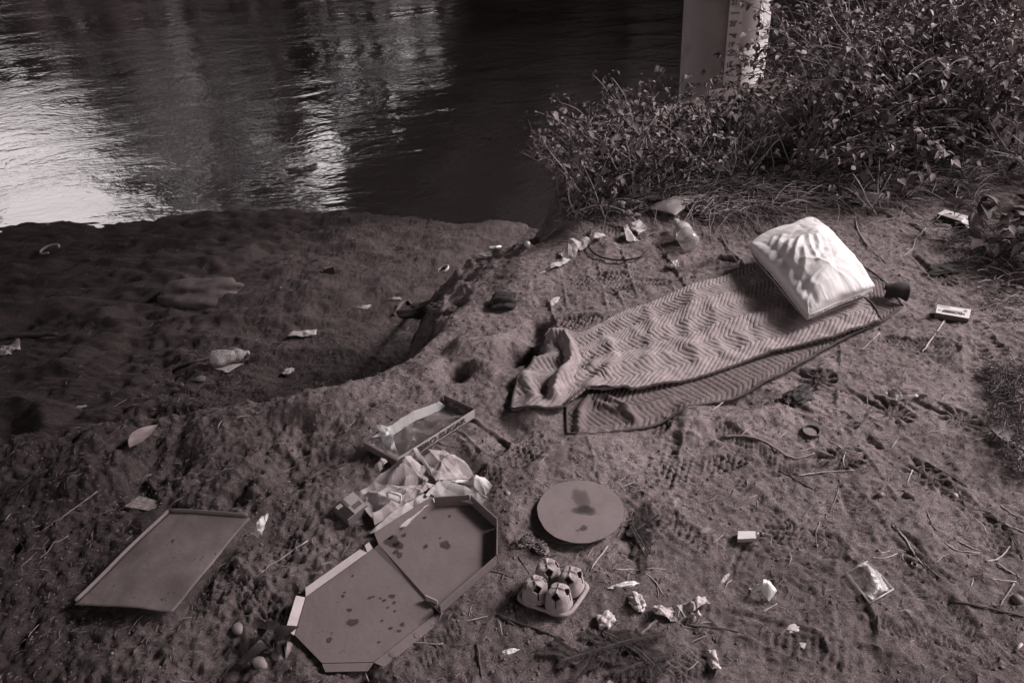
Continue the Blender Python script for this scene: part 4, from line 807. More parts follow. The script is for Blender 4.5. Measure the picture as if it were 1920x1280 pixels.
rag('paper_scrap',[(0,668),(0,648),(38,640),(40,655)],[.02,.03,.05,.02],wp,'pale crumpled sheet cut by the left edge of the picture','paper',49,amp=.02,wl=.06)
crumple(742,562,.032,(1.2,.6,.4),wp,'paper_scrap','small bright paper lump halfway up the beach','paper',50)
crumple(540,698,.035,(1.1,.8,.35),gp,'paper_scrap','small grey paper scrap above the near dirt lip','paper',51,.6)
crumple(905,482,.035,(1.3,.6,.4),wp,'paper_scrap','small bright scrap left of the far drink can','paper',52)
crumple(527,1282,.01,(1,1,1),wp,'x','x','x',1) if False else None
crumple(527,540,.012,(1,1,.6),wp,'paper_crumb','tiny bright crumb on the middle of the beach','paper',53)
crumple(683,578,.035,(1.6,.6,.4),gp,'paper_scrap','long dull scrap on the beach right of centre','paper',54,.2)
crumple(152,765,.02,(1.6,.6,.3),gp,'paper_scrap','dull scrap in the dark gully at left','paper',55,.2)
rag('paper_scrap',[(345,910),(368,898),(377,902),(362,912)],[.01,.05,.05,.02],wp,'pointed white paper scrap standing above the flat cardboard sheet','paper',56,amp=.004,wl=.05,nu=16,nv=12)
rag('paper_sliver',[(262,905),(284,889),(286,892),(266,908)],[.01,.03,.03,.01],gp,'thin curled pale sliver near the worn carton','paper',57,amp=.002,wl=.05,nu=16,nv=6)
crumple(1360,1085,.008,(2.2,.7,.5),wp,'cigarette_butt','pale cigarette butt left of the plastic bag, upper one','cigarette butt',58,.8,group=None)
obj('cigarette_butt',*tube([G(1903,1222,.005),G(1915,1208,.005)],.0035,8),wp,label='spotted white cigarette butt at the lower right border',cat='cigarette butt')
# low mound of sand on the beach
c=G(370,552); V,F=ico((0,0,0),1,4,jit=.35,seed=5,wl=.9); V=V*[.34,.19,.12]; V=V@rotz(.08).T; V[:,2]=np.maximum(V[:,2],-.03); obj('sand_mound',V+c+[0,0,.0],F,M('mound',.10,.9,.3,12,bump=.5,bscale=30,bdist=.008),label='broad low grey rock on the far beach',cat='mound')
# logs / driftwood
def stick(pts,r_,mat,name,label,cat,lift=None,n=10,group=None,jit=.15,z0=0):
    P_=[G(x,y,(r_*.6 if lift is None else lift)) for x,y in pts]; P_=spline(P_,max(4,len(pts)*4)); rr=np.random.RandomState(int(pts[0][0]*7+pts[0][1]))
    gz=hz(P_[:,0],P_[:,1]); P_[:,2]=np.maximum(P_[:,2],gz+r_*.3)
    R_=r_*(1-.35*np.linspace(0,1,len(P_)))*(1+jit*rr.normal(size=len(P_))); P_=P_+rr.normal(size=P_.shape)*r_*.25
    return obj(name,*tube(P_,R_,6),mat,label=label,cat=cat,group=group)
tp=M('twig_pale',.30,.8,.2,60,bump=.3,bscale=200); tm=M('twig_mid',.17,.85,.25,60,bump=.3,bscale=200); td=M('twig_dark',.05,.9,.3,60,bump=.3,bscale=200)
stick([(0,637),(56,629),(108,627)],.022,td,'driftwood','long dark driftwood stick at the left border of the beach','stick')
stick([(326,694),(360,679),(392,672)],.012,td,'driftwood','thin dark stick leading into the crushed bottle on the beach','stick')
stick([(735,590),(775,580),(812,585),(840,575)],.016,M('mud_root',.08,.9,.2,20),'muddy_root','thick muddy root lying at the foot of the slope','root')
crumple(795,590,.07,(1.5,.6,.6),M('mud_root',.08),'mud_clump','rounded muddy clump beside the thick root','clump',60)
def tw(L0,ox,oy,k=2.667): return [(ox+x/k,oy+y/k) for x,y in L0]
A=(1280,800)
TW=[([(200,50),(330,50),(430,85),(520,145),(590,155),(655,135)],A,4.5,'m','long winding root half buried left of the ring'),
([(735,75),(800,110),(890,138)],A,3,'p','short pale twig just below right of the dark ring'),([(815,130),(800,170),(815,215)],A,3,'p','small hooked pale twig hanging from the twig below the ring'),
([(570,245),(700,232),(855,218)],A,3,'p','pale straight twig meeting the hooked twig at its foot'),([(480,220),(560,265),(650,310)],A,3.2,'d','dark twig crossing under the left end of the pale straight one'),
([(780,305),(765,360),(740,410)],A,2.6,'m','short curved twig above the winding dark footprint, centre right'),([(1145,225),(1120,290)],A,2.6,'p','stubby pale twig above the acorn sized stone'),
([(1050,495),(1110,560),(1160,640),(1205,695)],A,3.6,'p','long curved pale twig right of the centre of the dirt'),([(1205,680),(1240,720),(1285,752)],A,2.4,'m','short twig continuing the long curved pale one'),
([(945,655),(1010,660),(1075,635)],A,2.6,'p','pale bowed twig above the clear sachet'),([(985,640),(1035,620)],A,2.4,'p','stub just above the pale bowed twig'),
([(1215,180),(1290,220),(1350,260),(1425,305)],A,2.8,'d','dark root line running down from the right hand leaf'),([(1290,330),(1380,340),(1420,400),(1550,430)],A,2.6,'d','bent dark twig passing the round pebble on the right'),
([(1460,462),(1500,495),(1525,540)],A,2.6,'p','small curved pale twig beside the half buried dark ring'),([(1590,400),(1640,435),(1700,460)],A,2.4,'p','pale twig at the right border, upper of the crossing pair'),
([(1600,360),(1650,325),(1707,318)],A,2.2,'m','arched thin twig at the right border above the crossing pair'),([(1310,580),(1370,620),(1490,632)],A,2.6,'p','lower twig of the pale pair lying side by side at right'),
([(1375,575),(1430,600),(1485,625)],A,2.4,'p','upper twig of the pale pair lying side by side at right'),([(1515,675),(1580,660),(1635,600)],A,3,'p','bright hooked twig near the right border'),
([(1570,685),(1690,755)],A,3,'p','straight pale twig below the bright hooked one'),([(1540,760),(1670,775)],A,2.4,'p','thin level twig near the right border'),
([(1655,785),(1580,905)],A,2.8,'m','leaning twig rising from the long dark stick at lower right'),([(1340,878),(1500,905),(1710,950)],A,4.5,'d','long dark stick at the lower right border'),
([(1220,420),(1240,480),(1270,520)],A,2.4,'m','short curved twig left of the small curved pale one'),([(685,480),(665,540),(675,625)],A,2.2,'m','thin upright looking twig right of the tiny flat bottle'),
([(400,930),(470,890)],A,2.2,'p','short pale twig just under the plastic bag'),([(0,985),(100,1000),(280,1025)],A,3.4,'d','long dark twig under the torn wrapper'),
([(975,940),(975,1030)],A,2.8,'d','short dark twig below the clear sachet'),([(1605,490),(1700,530)],A,2.6,'p','pale twig at the right border, lower of the crossing pair'),([(655,195),(700,165)],A,2.6,'p','stubby twig at the tip of the winding root'),
([(1640,550),(1700,660)],A,2.6,'d','dark twig slanting down at the right border'),
([(860,0),(880,95),(960,200),(1020,255)],(1280,400),3.4,'p','long pale stalk running down right of the pillow'),([(880,80),(960,45),(1060,25)],(1280,400),2.6,'p','thin stalk branching right from the long pale stalk'),
([(1215,75),(1165,130),(1150,175),(1100,220)],(1280,400),2.8,'p','bent pale twig below the black sided carton'),([(1315,530),(1240,640),(1195,700)],(1280,400),5,'p','thick pale stick just below the pale printed carton'),
([(1440,495),(1590,450)],(1280,400),3.6,'m','stick pointing right from the end of the pale printed carton'),([(985,600),(890,690)],(1280,400),2.6,'p','thin pale twig below the right part of the blanket'),([(255,905),(145,990)],(1280,400),3,'p','pale twig touching the lower edge of the blanket'),
([(1215,75),(1130,52)],(1280,400),3,'d','short dark stick left of the bent pale twig'),
([(780,945),(960,1010),(1120,1065)],(640,800),6,'d','stout dark stick below the cup carrier'),([(1480,450),(1440,520)],(640,800),4,'m','short stick right of the cardboard disc'),([(1330,600),(1245,720)],(640,800),2.6,'p','straight pale twig below right of the cardboard disc'),
([(1365,715),(1480,720),(1560,770),(1610,835)],(640,800),2.4,'p','long bowed pale twig right of the cup carrier'),([(1470,715),(1625,715)],(640,800),3.6,'m','level stick above the long bowed pale twig'),([(310,1080),(510,1085)],(640,800),4.4,'m','level stick at the lower right side of the pizza box lid'),
([(860,865),(885,980)],(640,800),2.6,'d','thin dark twig at the left corner of the cup carrier'),([(1580,965),(1490,1045)],(640,800),6,'m','thick short stick below the torn wrapper'),([(700,705),(850,750)],(640,800),2.6,'d','thin dark twig between pizza box and cup carrier'),
([(885,650),(940,740)],(640,800),2.4,'d','thin dark twig below the pine cones'),([(680,1085),(700,1250)],(640,800),4,'d','dark stalk at the bottom border, left of the fir branch'),
([(490,325),(340,430),(200,530)],(0,800),3,'m','long thin stalk left of the worn carton'),([(340,545),(200,665)],(0,800),2.4,'m','shorter thin stalk below the long one at far left'),
([(1540,570),(1380,680),(1275,755)],(0,800),2.8,'p','forked pale twig between cardboard sheet and pizza box'),([(1180,1180),(1100,1275)],(0,800),5,'d','dark stick at the bottom border below the pebbles'),([(565,970),(635,930)],(0,400),4,'m','short stick lying in the dark gully'),
([(780,180),(860,160),(960,140)],(640,400),2.6,'m','wiry stem arching over the crest of the bank'),([(1075,80),(1000,140)],(640,400),5,'p','pale broken stick poking out of the crest by the river')]
mm_={'p':tp,'m':tm,'d':td}
for pts,(ox,oy),r_,k,lab in TW: stick(tw(pts,ox,oy),r_/1000*.8,mm_[k],'twig',lab,'twig')
# cable loop
P_=[G(x,y,.012) for x,y in [(1108,430),(1104,462),(1122,480),(1160,488),(1200,483),(1219,465)]]
obj('black_cable',*tube(spline(P_,30),.004,6),M('rubber',.02,.5,.1),label='thin black cable looped on the dirt below the glove',cat='cable')
# ring cap, small nut, buried ring
def torus(px,py,R_,r_,mat,name,label,cat,z=.006,tilt=0,arc=1.0,disc_=None):
    c=G(px,py); th=np.linspace(0,2*np.pi*arc,40); P_=np.stack([c[0]+R_*np.cos(th),c[1]+R_*np.sin(th),c[2]+z+tilt*np.cos(th)],1)
    root=thing(name,tuple(c),label,cat); obj('rim',*tube(P_,r_,8,cap=arc<1,flat=1.6),mat,root)
    if disc_: K=32; t=np.arange(K)*2*np.pi/K; obj('inner_disc',np.stack([c[0]+R_*np.cos(t),c[1]+R_*np.sin(t),np.full(K,c[2]+z*.6)],1),[list(range(K))],disc_,root,smooth=False)
    return root
torus(1520,812,.0255,.0028,M('cap_rim',.035,.5,.2),'jar_lid','round dark rimmed lid lying on bare dirt below the blanket','lid',disc_=M('lid_dusty',.15,.8,.2,90),z=.007)
torus(1712,1063,.0065,.002,M('nut',.03,.35,.2,spec=.8),'bottle_cap','tiny dark shiny ring beside the long curved twig','ring',z=.004)
torus(1853,983,.024,.003,M('nut',.03),'rubber_ring','half buried dark ring near the right border','ring',z=.0,tilt=.006,arc=.55)
torus(832,509,.045,.008,M('can_rim',.4,.4,.2,spec=.7),'metal_ring','small pale metal ring lying on the middle beach','ring',z=.02,tilt=.02,disc_=blkk)
torus(95,470,.09,.008,wp,'plastic_ring','thin white plastic loop far left on the beach','ring',z=.02,tilt=.01,arc=.8)
# cans and bottles
alu=M('aluminium',.6,.35,.2,30,metal=.4,spec=.7)
def can(p,q,r_,label):
    a=G(*p,r_);b_=G(*q,r_); root=thing('drink_can',tuple((a+b_)/2-[0,0,r_]),label,'can')
    obj('body',*lathe(a,b_,[(0,r_*.75),(.06,r_),(.9,r_),(.97,r_*.8),(1,r_*.75)],20),alu,root); obj('top_rim',*lathe(b_,b_+(b_-a)*.03,[(0,r_*.8),(1,r_*.8)],20),M('can_rim',.4),root); V,F=lathe(a+(b_-a)*.35,a+(b_-a)*.6,[(0,r_*1.01),(1,r_*1.01)],20,cap=False); obj('printed_band',V,F,inkg,root)
can((917,466),(939,463),.017,'pale drink can lying on the beach left of the bank crest'); can((969,457),(988,459),.016,'crushed looking can nearest the waterline beside the crest')
# clear bottle by the brambles
a=G(1268,418,.045);b_=G(1296,458,.045)
root=thing('plastic_bottle',tuple((a+b_)/2-[0,0,.045]),'clear plastic bottle lying on its side with its base towards us','bottle')
obj('body',*lathe(b_,a,[(0,.012),(.02,.035),(.08,.042),(.3,.042),(.34,.039),(.38,.042),(.62,.042),(.75,.036),(.86,.018),(.93,.014),(1,.014)],26),M('bottle_body',.42,.15,.1,20,spec=1,trans=.42),root)
obj('label_band',*lathe(b_+(a-b_)*.40,b_+(a-b_)*.60,[(0,.0428),(1,.0428)],26,cap=False),M('bottle_label',.35,.5,.3,60),root)
obj('screw_cap',*lathe(b_+(a-b_)*.95,b_+(a-b_)*1.05,[(0,.017),(1,.017)],16),wp,root)
# crushed bottle on the beach
a=G(398,676,.05);b_=G(462,663,.04)
root=thing('crushed_bottle',tuple((a+b_)/2-[0,0,.05]),'crushed clear plastic bottle on the dark beach','bottle')
V,F=lathe(a,b_,[(0,.03),(.04,.05),(.15,.055),(.3,.05),(.45,.055),(.6,.04),(.7,.045),(.85,.03),(.95,.015),(1,.014)],24); V[:,2]=V[:,2]+fbm(V[:,0],V[:,1],.06,2,3)*.03
obj('body',V,F,M('bottle_body',.42),root,smooth=False); obj('screw_cap',*lathe(b_,b_+(b_-a)*.07,[(0,.017),(1,.016)],14),wp,root)
rag('plastic_lid',[(402,690),(425,684),(458,680),(430,697)],[.01,.03,.03,.01],gp,'bowed pale plastic lid just under the crushed bottle','plastic scrap',66,amp=.004,wl=.1,bulge=-.0,nf=3)  # the pale plastic lid, lying loose below the crushed bottle
# black plastic cup in the brush
c=G(1628,372,.0); root=thing('plastic_tub',tuple(c),'broken curved plastic tub lying open at the foot of the brambles','tub')
P_=np.zeros((24,10,3))
for i in range(24):
    t=rad(140+i/23*165)
    for j in range(10): r_=.105-.02*j/9; P_[i,j]=c+[r_*math.cos(t),r_*math.sin(t)*.8,.02+(.055-.03*(i/23)**2)*j/9]
obj('shell',*solid_grid(P_,.003),M('tub',.30,.4,.25,20,spec=.6),root); obj('base',*poly_solid([c+[.10*math.cos(t),.08*math.sin(t),.02] for t in np.linspace(0,6.28,24,endpoint=False)],.003),blkk,root)
# stones, cones
def stone(px,py,r_,sc,v,label,seed,name='pebble',cat='stone',group=None): 
    c=G(px,py); V,F=ico((0,0,0),r_,3,jit=.2,seed=seed,wl=1.5); V=V*sc@rotz(seed*1.3).T; return obj(name,V+c+[0,0,r_*sc[2]*.4],F,M('stone%d'%int(v*100),v,.6,.2,60,bump=.2,bscale=90),label=label,cat=cat)
stone(1206,1036,.015,(1,.8,.75),.30,'smooth pale egg shaped pebble right of the disc by fir needles',1)
stone(486,1243,.020,(1.2,.8,.7),.20,'smooth oval pebble lowest left in the shiny dark leaves',2)
stone(530,1226,.026,(1.3,.8,.7),.16,'larger pitted pebble right in the shiny dark leaves',3)
stone(447,1180,.016,(1.3,.9,.7),.18,'dull pebble above left of the shiny dark leaves',4)
stone(376,713,.030,(1.2,.8,.6),.14,'lone rounded pebble near the crushed bottle',5)
stone(1650,930,.010,(1,1,.8),.12,'round pebble left of the dark acorn like one',6); stone(1703,932,.014,(1.2,.8,.8),.06,'dark acorn like pebble on the right hand dirt',7); stone(1789,931,.009,(1,1,.9),.25,'pale round pebble beside the bent dark twig',8)
stone(1908,1126,.014,(1,1,.8),.10,'dark pebble at the lower right border',9); stone(1905,880,.012,(1,.8,.6),.3,'pale pebble at the right border by the weeds',10); stone(951,927,.010,(1,.8,.6),.2,'small pebble right of the paper bag mouth',11); stone(340,724,.02,(1,.8,.6),.10,'small dark stone left of the lone rounded pebble',12)
conem=M('cone',.07,.8,.4,80)
for (px,py,ang,lab) in ((985,1020,.3,'plump pine cone left of the round disc, nearer the pizza box'),(1014,1032,-.9,'second pine cone just right of the first, touching its tip')):
    c=G(px,py); root=thing('pine_cone',tuple(c),lab,'pine cone'); m=MB(); r=np.random.RandomState(px)
    m2=MB(); V,F=ico(c+[0,0,.012],.010,2,(1.9,1,1),R=rotz(ang)); m2.add(V,F); m2.obj('core',conem,root)
    for k in range(70):
        t=k/69; a_=k*2.4; rr=.0135*math.sin(np.pi*(.12+.8*t)); d=np.array([ (t-.5)*.046, rr*math.cos(a_), rr*math.sin(a_)]); dd=d*[.25,1,1];dd/=np.linalg.norm(dd)
        d=rotz(ang)@d; dd=rotz(ang)@(dd+[.5,0,0]);dd/=np.linalg.norm(dd); u=np.cross(dd,[.3,.2,1]);u/=np.linalg.norm(u)
        p=c+d+[0,0,.013]; m.add([p-u*.0035,p+u*.0035,p+dd*.006+u*.003,p+dd*.0075,p+dd*.006-u*.003],[[0,1,2,3,4]])
    m.obj('scales',M('cone_scale',.16,.7,.4,90),root,kind='stuff')
# ------------------------------------------------------------------ leaves
def leafmesh(Lf,Wf,fold=.25,n=5,droop=.2,serr=0):
    V=[];F=[]
    for i in range(n+1):
        t=i/n; wv=Wf/2*math.sin(np.pi*min(1,t**.75))*(1 if i not in(0,n) else .02); y=t*Lf; z=-droop*Lf*t*t
        V+=[[-wv,y,z+wv*fold*2],[0,y,z],[wv,y,z+wv*fold*2]]
    for i in range(n): a=i*3; F+=[[a,a+1,a+4,a+3],[a+1,a+2,a+5,a+4]]
    return np.array(V),F
def rmat(yaw,pitch,roll):
    cy,sy=math.cos(yaw),math.sin(yaw);cp,sp=math.cos(pitch),math.sin(pitch);cr,sr=math.cos(roll),math.sin(roll)
    return np.array([[cy,-sy,0],[sy,cy,0],[0,0,1]])@np.array([[1,0,0],[0,cp,-sp],[0,sp,cp]])@np.array([[cr,0,sr],[0,1,0],[-sr,0,cr]])
lm=[M('leaf_dark',.075,.7,.3,30,spec=.2,obj_var=.3),M('leaf_mid',.17,.7,.3,30,spec=.2,obj_var=.3),M('leaf_pale',.21,.7,.25,30,spec=.2,obj_var=.3)]
LEAF=[leafmesh(1,.62,.22,4,.25),leafmesh(1,.5,.45,4,.05),leafmesh(1,.7,.12,4,.5)]
LEAFM={}
for i,(V,F) in enumerate(LEAF):
    for j,m_ in enumerate(lm): me=rawmesh('leaf',V,F); me.materials.append(m_); LEAFM[i,j]=me
canem=M('cane',.10,.7,.4,30); canep=M('cane_pale',.34,.8,.3,30)
def shrub(name,bases,ncane,Lr,label,cat,group,seed,nindiv=90,leafL=.042,dirb=(0,0),dens=1.0,pale=.25,up=(.7,1.3)):
    r=np.random.RandomState(seed); bc=np.mean([G(*b) for b in bases],axis=0)
    root=thing(name,tuple(bc),label,cat,group); allL=[]
    for c in range(ncane):
        bi=bases[r.randint(len(bases))]; p=G(bi[0]+r.normal(0,14),bi[1]+r.normal(0,6),-.01); L_=r.uniform(*Lr)
        az=r.uniform(0,6.28); d=np.array([math.cos(az)*.55+dirb[0],math.sin(az)*.55+dirb[1],r.uniform(*up)]); d/=np.linalg.norm(d); st=.05; P_=[p.copy()]; n_=max(4,int(L_/st))
        for k in range(n_):
            d=d+np.array([r.normal(0,.10),r.normal(0,.10),-.055-.04*k/n_+r.normal(0,.06)]); d/=np.linalg.norm(d); q=P_[-1]+d*st
            gz=float(hz(q[0],q[1])[0])+.01
            if q[2]<gz: q[2]=gz; d[2]=abs(d[2])*.1
            P_.append(q)
        P_=np.array(P_); rr=np.linspace(.0042,.0014,len(P_))
        obj('cane',*tube(P_,rr,5),canep if r.rand()<pale+.25 else canem,root)
        for k in [k_ for k_ in range(2,len(P_)) for _ in (0,1)]:
            if r.rand()>.72*dens*(.35+.65*k/len(P_)): continue
            a0=r.uniform(0,6.28)
            pet=np.array([math.cos(a0),math.sin(a0),r.uniform(0,.6)]); pet/=np.linalg.norm(pet); tip=P_[k]+pet*r.uniform(.015,.05)
            for j in range(r.choice([1,2,3,3])):
                yaw=math.atan2(pet[1],pet[0])-np.pi/2+(j-1)*.95+r.normal(0,.3); s=leafL*.80*r.uniform(.45,1.5)*(1.15 if j==1 else .9)
                allL.append((tip,yaw,r.uniform(-.9,.5),r.normal(0,.5),s,r.choice(3),r.choice(3,p=[.42,.40,.18])))
    cp=np.array([0,0,CAM_H]); allL.sort(key=lambda a:-a[4]/np.linalg.norm(a[0]-cp))
    for a in allL[:nindiv]:
        o=bpy.data.objects.new('leaf',LEAFM[a[5],a[6]]); COL.objects.link(o); o.parent=root; o.location=a[0]-ORG[root.name]; R=mathutils.Matrix(rmat(a[1],a[2],a[3]).tolist()); o.rotation_euler=R.to_euler(); o.scale=(a[4],)*3
    rest=allL[nindiv:]; 
    if rest:
        Vs=[];Fs=[];Is=[];n0=0
        for a in rest:
            V,F=LEAF[a[5]]; Vs.append(V*a[4]@rmat(a[1],a[2],a[3]).T+a[0]); Fs.append(np.array(F)+n0); Is+=[a[6]]*len(F); n0+=len(V)
        o=obj('foliage',np.vstack(Vs),np.vstack(Fs),lm,root,kind='stuff'); setmats(o,Is)
    return len(allL)
GRP='bramble bushes along the bank top'
nl=0
nl+=shrub('bramble_bush',[(1085,405),(1110,395),(1150,385),(1130,360)],44,(.3,.55),'sparse bramble at the left end of the bank, leaning over the dark water','bramble',None,131,80,.036,(.25,.1),1.15)
nl+=shrub('bramble_bush',[(1075,350),(1095,310),(1130,280),(1180,260),(1230,250),(1110,330)],80,(.25,.45),'low tangled bramble spilling over the outer edge of the bank','bramble',None,112,90,.036,(-.05,.1),1.2)
nl+=shrub('bramble_bush',[(1180,375),(1220,365),(1250,350),(1200,340)],46,(.35,.62),'bramble with bare stems just left of the pier','bramble',None,102,80,.038,(0,.15),1.2)
nl+=shrub('bramble_bush',[(1290,360),(1330,340),(1370,345),(1340,300),(1300,285),(1400,290),(1360,270)],75,(.25,.5),'bramble growing in front of the foot of the pier','bramble',None,103,90,.038,(0,.2),.95)
nl+=shrub('bramble_bush',[(1475,350),(1520,335),(1520,320),(1550,310)],64,(.4,.8),'bramble right of the pier behind the pillow','bramble',None,104,110,.040,(.35,.15),1.0,.15)
nl+=shrub('bramble_bush',[(1550,300),(1600,290),(1580,260),(1530,250)],90,(.6,1.2),'dense bramble hump at the top, rising right of the pier','bramble',None,105,110,.040,(.25,.2),1.0,.1)
nl+=shrub('bramble_bush',[(1680,290),(1730,280),(1700,250),(1650,240)],100,(.6,1.2),'dense dark bramble above the curved plastic tub','bramble',None,106,110,.042,(0,.25),1.0,.1)
nl+=shrub('bramble_bush',[(1800,280),(1850,270),(1830,230),(1900,230)],110,(.7,1.25),'tall bramble filling the upper right corner','bramble',None,107,120,.044,(0,.15),1.0,.15)
nl+=shrub('bramble_bush',[(1680,180),(1740,170),(1850,160),(1640,190)],110,(.7,1.2),'hindmost bramble along the upper picture edge','bramble',None,108,60,.042,(0,.1),1.0,.1)
nl+=shrub('bramble_bush',[(1930,330),(1900,300),(1960,330)],24,(.35,.7),'near bramble with trailing runners at the right border','bramble',None,109,70,.042,(-.2,-.1),1.0,.2)
nl+=shrub('leafy_weed',[(1895,470),(1920,440),(1930,500),(1880,440)],22,(.12,.26),'broad leaved weed at the right border below the black sided carton','weed',None,110,150,.066,(-.2,-.1),1.3,.2,(.4,1.0))
nl+=shrub('leafy_weed',[(1700,372),(1655,380),(1640,400),(1600,360)],16,(.12,.30),'small weed sprouting around the curved plastic tub','weed',None,111,80,.045,(0,-.1),1.0,.3,(.4,1.0))
print('leaves',nl)
def bigleaf(px,py,s,yaw,mat,label,pitch=.1,z=.02,nm='fallen_leaf'):
    V,F=leafmesh(1,.45,.2,8,.15); V=V*s@rmat(yaw,pitch,.2).T; V=V+G(px,py,z); return obj(nm,V,F,mat,label=label,cat='leaf')
bigleaf(1858,802,.11,-2.5,lm[2],'long pale folded leaf on the dirt near the right border',-.05)
bigleaf(1108,400,.07,1.6,lm[2],'pale dead leaf on the crest, left of the paper sheet')
bigleaf(1125,395,.06,.4,lm[2],'second dead leaf right of the first on the crest')
bigleaf(1315,1000,.035,-1.2,lm[2],'small pale leaf left of the tiny flat bottle')
bigleaf(243,840,.13,-.5,lm[1],'narrow curled leaf on the near lip of the gully'); bigleaf(1790,445,.07,1.2,lm[2],'pale leaf under the black sided carton')
for i,(px,py,s,y) in enumerate(((490,1195,.06,.3),(505,1215,.07,2.2),(525,1185,.06,1.2),(480,1210,.05,4.),(515,1200,.06,5.),(535,1205,.05,3.2))):
    V,F=leafmesh(1,.6,.4,6,.5); V=V*s@rmat(y,.5,.3).T+G(px,py,.02); obj('wet_leaf',V,F,M('wet_leaf',.03,.15,.3,40,spec=.9),label='shiny wet leaf, '+('uppermost','inner right','highest right','leftmost','lowest middle','rightmost')[i]+' of the clump by the pizza box lid',cat='leaf',group='shiny leaves by the pizza box')
# ------------------------------------------------------------------ fir sprigs
firm=M('fir_needle',.04,.8,.4,60,spec=.15)
def fir(pts,label,seed,nl_=.013,branch=5,blen=.10):
    r=np.random.RandomState(seed); P_=spline([G(x,y,.015) for x,y in pts],24); root=thing('fir_sprig',tuple(P_[0]),label,'fir sprig'); obj('stem',*tube(P_,.0025,5),td,root); lines=[P_]
    for k in range(branch):
        i=3+int((k+r.rand())/branch*18); s_=r.choice([-1,1]); bl=blen*r.uniform(.35,1.15); cv=r.normal(0,.5); an=r.uniform(.35,1.0); d=P_[min(i+1,23)]-P_[i-1]; d/=np.linalg.norm(d); sd_=np.array([-d[1],d[0],0])*s_; q=[P_[i]+ (d*.8+sd_*an)*bl*t+(d*cv*t*t)*bl*.5+[0,0,.01*math.sin(t*3)] for t in np.linspace(0,1,9)]; q=np.array(q); q[:,2]=hz(q[:,0],q[:,1])+.012; lines.append(q); obj('stem',*tube(q,.0016,4),td,root)
    V=[];F=[]
    for Ln in lines:
        Ls=spline(Ln,int(len(Ln)*9)); T,A,B=frame_along(Ls)
        for i in range(len(Ls)):
            for s_ in (-1,1):
                d=T[i]*.55+A[i]*s_+np.array([0,0,r.uniform(-.2,.5)]); d/=np.linalg.norm(d); l=nl_*r.uniform(.7,1.2); w_=np.cross(d,[0,0,1.]);w_=w_/np.linalg.norm(w_)*.0009; n0=len(V); p=Ls[i]
                V+=[p-w_,p+w_,p+d*l+w_*.4,p+d*l-w_*.4]; F.append([n0,n0+1,n0+2,n0+3])
    obj('needles',V,F,firm,root,kind='stuff',smooth=False)
fir([(1175,1005),(1200,990),(1230,965)],'small fir sprig right of the round disc',1,branch=9,blen=.06)
fir([(1185,985),(1200,1010),(1215,1040)],'short fir sprig under the egg shaped pebble',2,branch=4,blen=.05)
fir([(1250,1190),(1180,1200),(1100,1225),(1050,1240)],'long fir branch spreading left near the bottom border',3,branch=15,blen=.08)
fir([(1130,1185),(1190,1215),(1240,1260)],'fir branch crossing below the long one',4,branch=12,blen=.07)
fir([(1260,1230),(1210,1240),(1150,1265)],'lowest fir branch at the bottom border',5,branch=9,blen=.06)
fir([(90,880),(60,900),(20,930)],'dark fir sprig at the left border',6,branch=5,blen=.08)
# ------------------------------------------------------------------ litter that nobody could count
def scatter_px(n_,fn,seed):
    r=np.random.RandomState(seed); out=[]
    while len(out)<n_:
        x,y=r.uniform(-2.2,2.5),r.uniform(.85,4.6)
        if r.rand()<fn(x,y): out.append((x,y))
    return np.array(out)
FLATW=[[tuple(PZ(*p,.01)[:2]) for p in pl] for pl in FLAT]
def free(xy):
    ok=np.ones(len(xy),bool)
    for pl in FLATW: ok&=~inpoly(xy[:,0],xy[:,1],pl)
    return xy[ok]
def slivers(name,xy,Lr,wr_,mats,label,seed,tilt=.15,lift=.002,z=None):
    r=np.random.RandomState(seed); N_=len(xy); L_=r.uniform(Lr[0],Lr[1],N_)**1; a=r.uniform(0,6.28,N_); b_=a+r.normal(0,.35,N_); W_=r.uniform(*wr_,N_); pt=r.normal(0,tilt,N_)
    g0=hz(xy[:,0],xy[:,1])+lift; P0=np.c_[xy,g0]; d1=np.c_[np.cos(a),np.sin(a),np.abs(pt)]; d2=np.c_[np.cos(b_),np.sin(b_),-np.abs(pt)*.6]
    P1=P0+d1*(L_/2)[:,None]; P2=P1+d2*(L_/2)[:,None]
    for Q in (P1,P2): Q[:,2]=np.maximum(Q[:,2],hz(Q[:,0],Q[:,1])+.0015)
    sd_=np.c_[-np.sin(a),np.cos(a),0*a]*W_[:,None]; up=np.array([0,0,1])*W_[:,None]
    V=np.stack([P0-sd_*.5,P0+sd_*.5,P1-sd_,P1+sd_,P1+up*1.6,P2,P0+up],1).reshape(-1,3); base=(np.arange(N_)*7)[:,None]
    Fs=np.vstack([base+[0,2,4],base+[0,4,6],base+[6,4,3],base+[6,3,1],base+[2,5,4],base+[4,5,3]]).astype(int); F=Fs
    o=obj(name,V,F,mats,kind='stuff',label=label); idx=np.tile(r.choice(len(mats),N_,p=[.45,.35,.2]),6); setmats(o,idx); return o
dust=M('litter_dust',.13,.9,.3,60)
dens=lambda x,y: .35+.65*max(0,min(1,(-.0-x)*.6+.3*(1.9-y)+.2)) if y<3.3 else .8
xy=free(scatter_px(24000,dens,1)); slivers('needle_litter',xy,(.006,.030),(.0006,.0014),[td,dust,tm],'fine dead needles and bark bits strewn over the dirt',2,lift=.001)
xy=free(scatter_px(2200,lambda x,y:.5 if x>0 else .25,3)); slivers('straw_litter',xy,(.02,.065),(.0009,.0017),[dust,tm,tp],'thin pale straw bits strewn over the dirt',4)
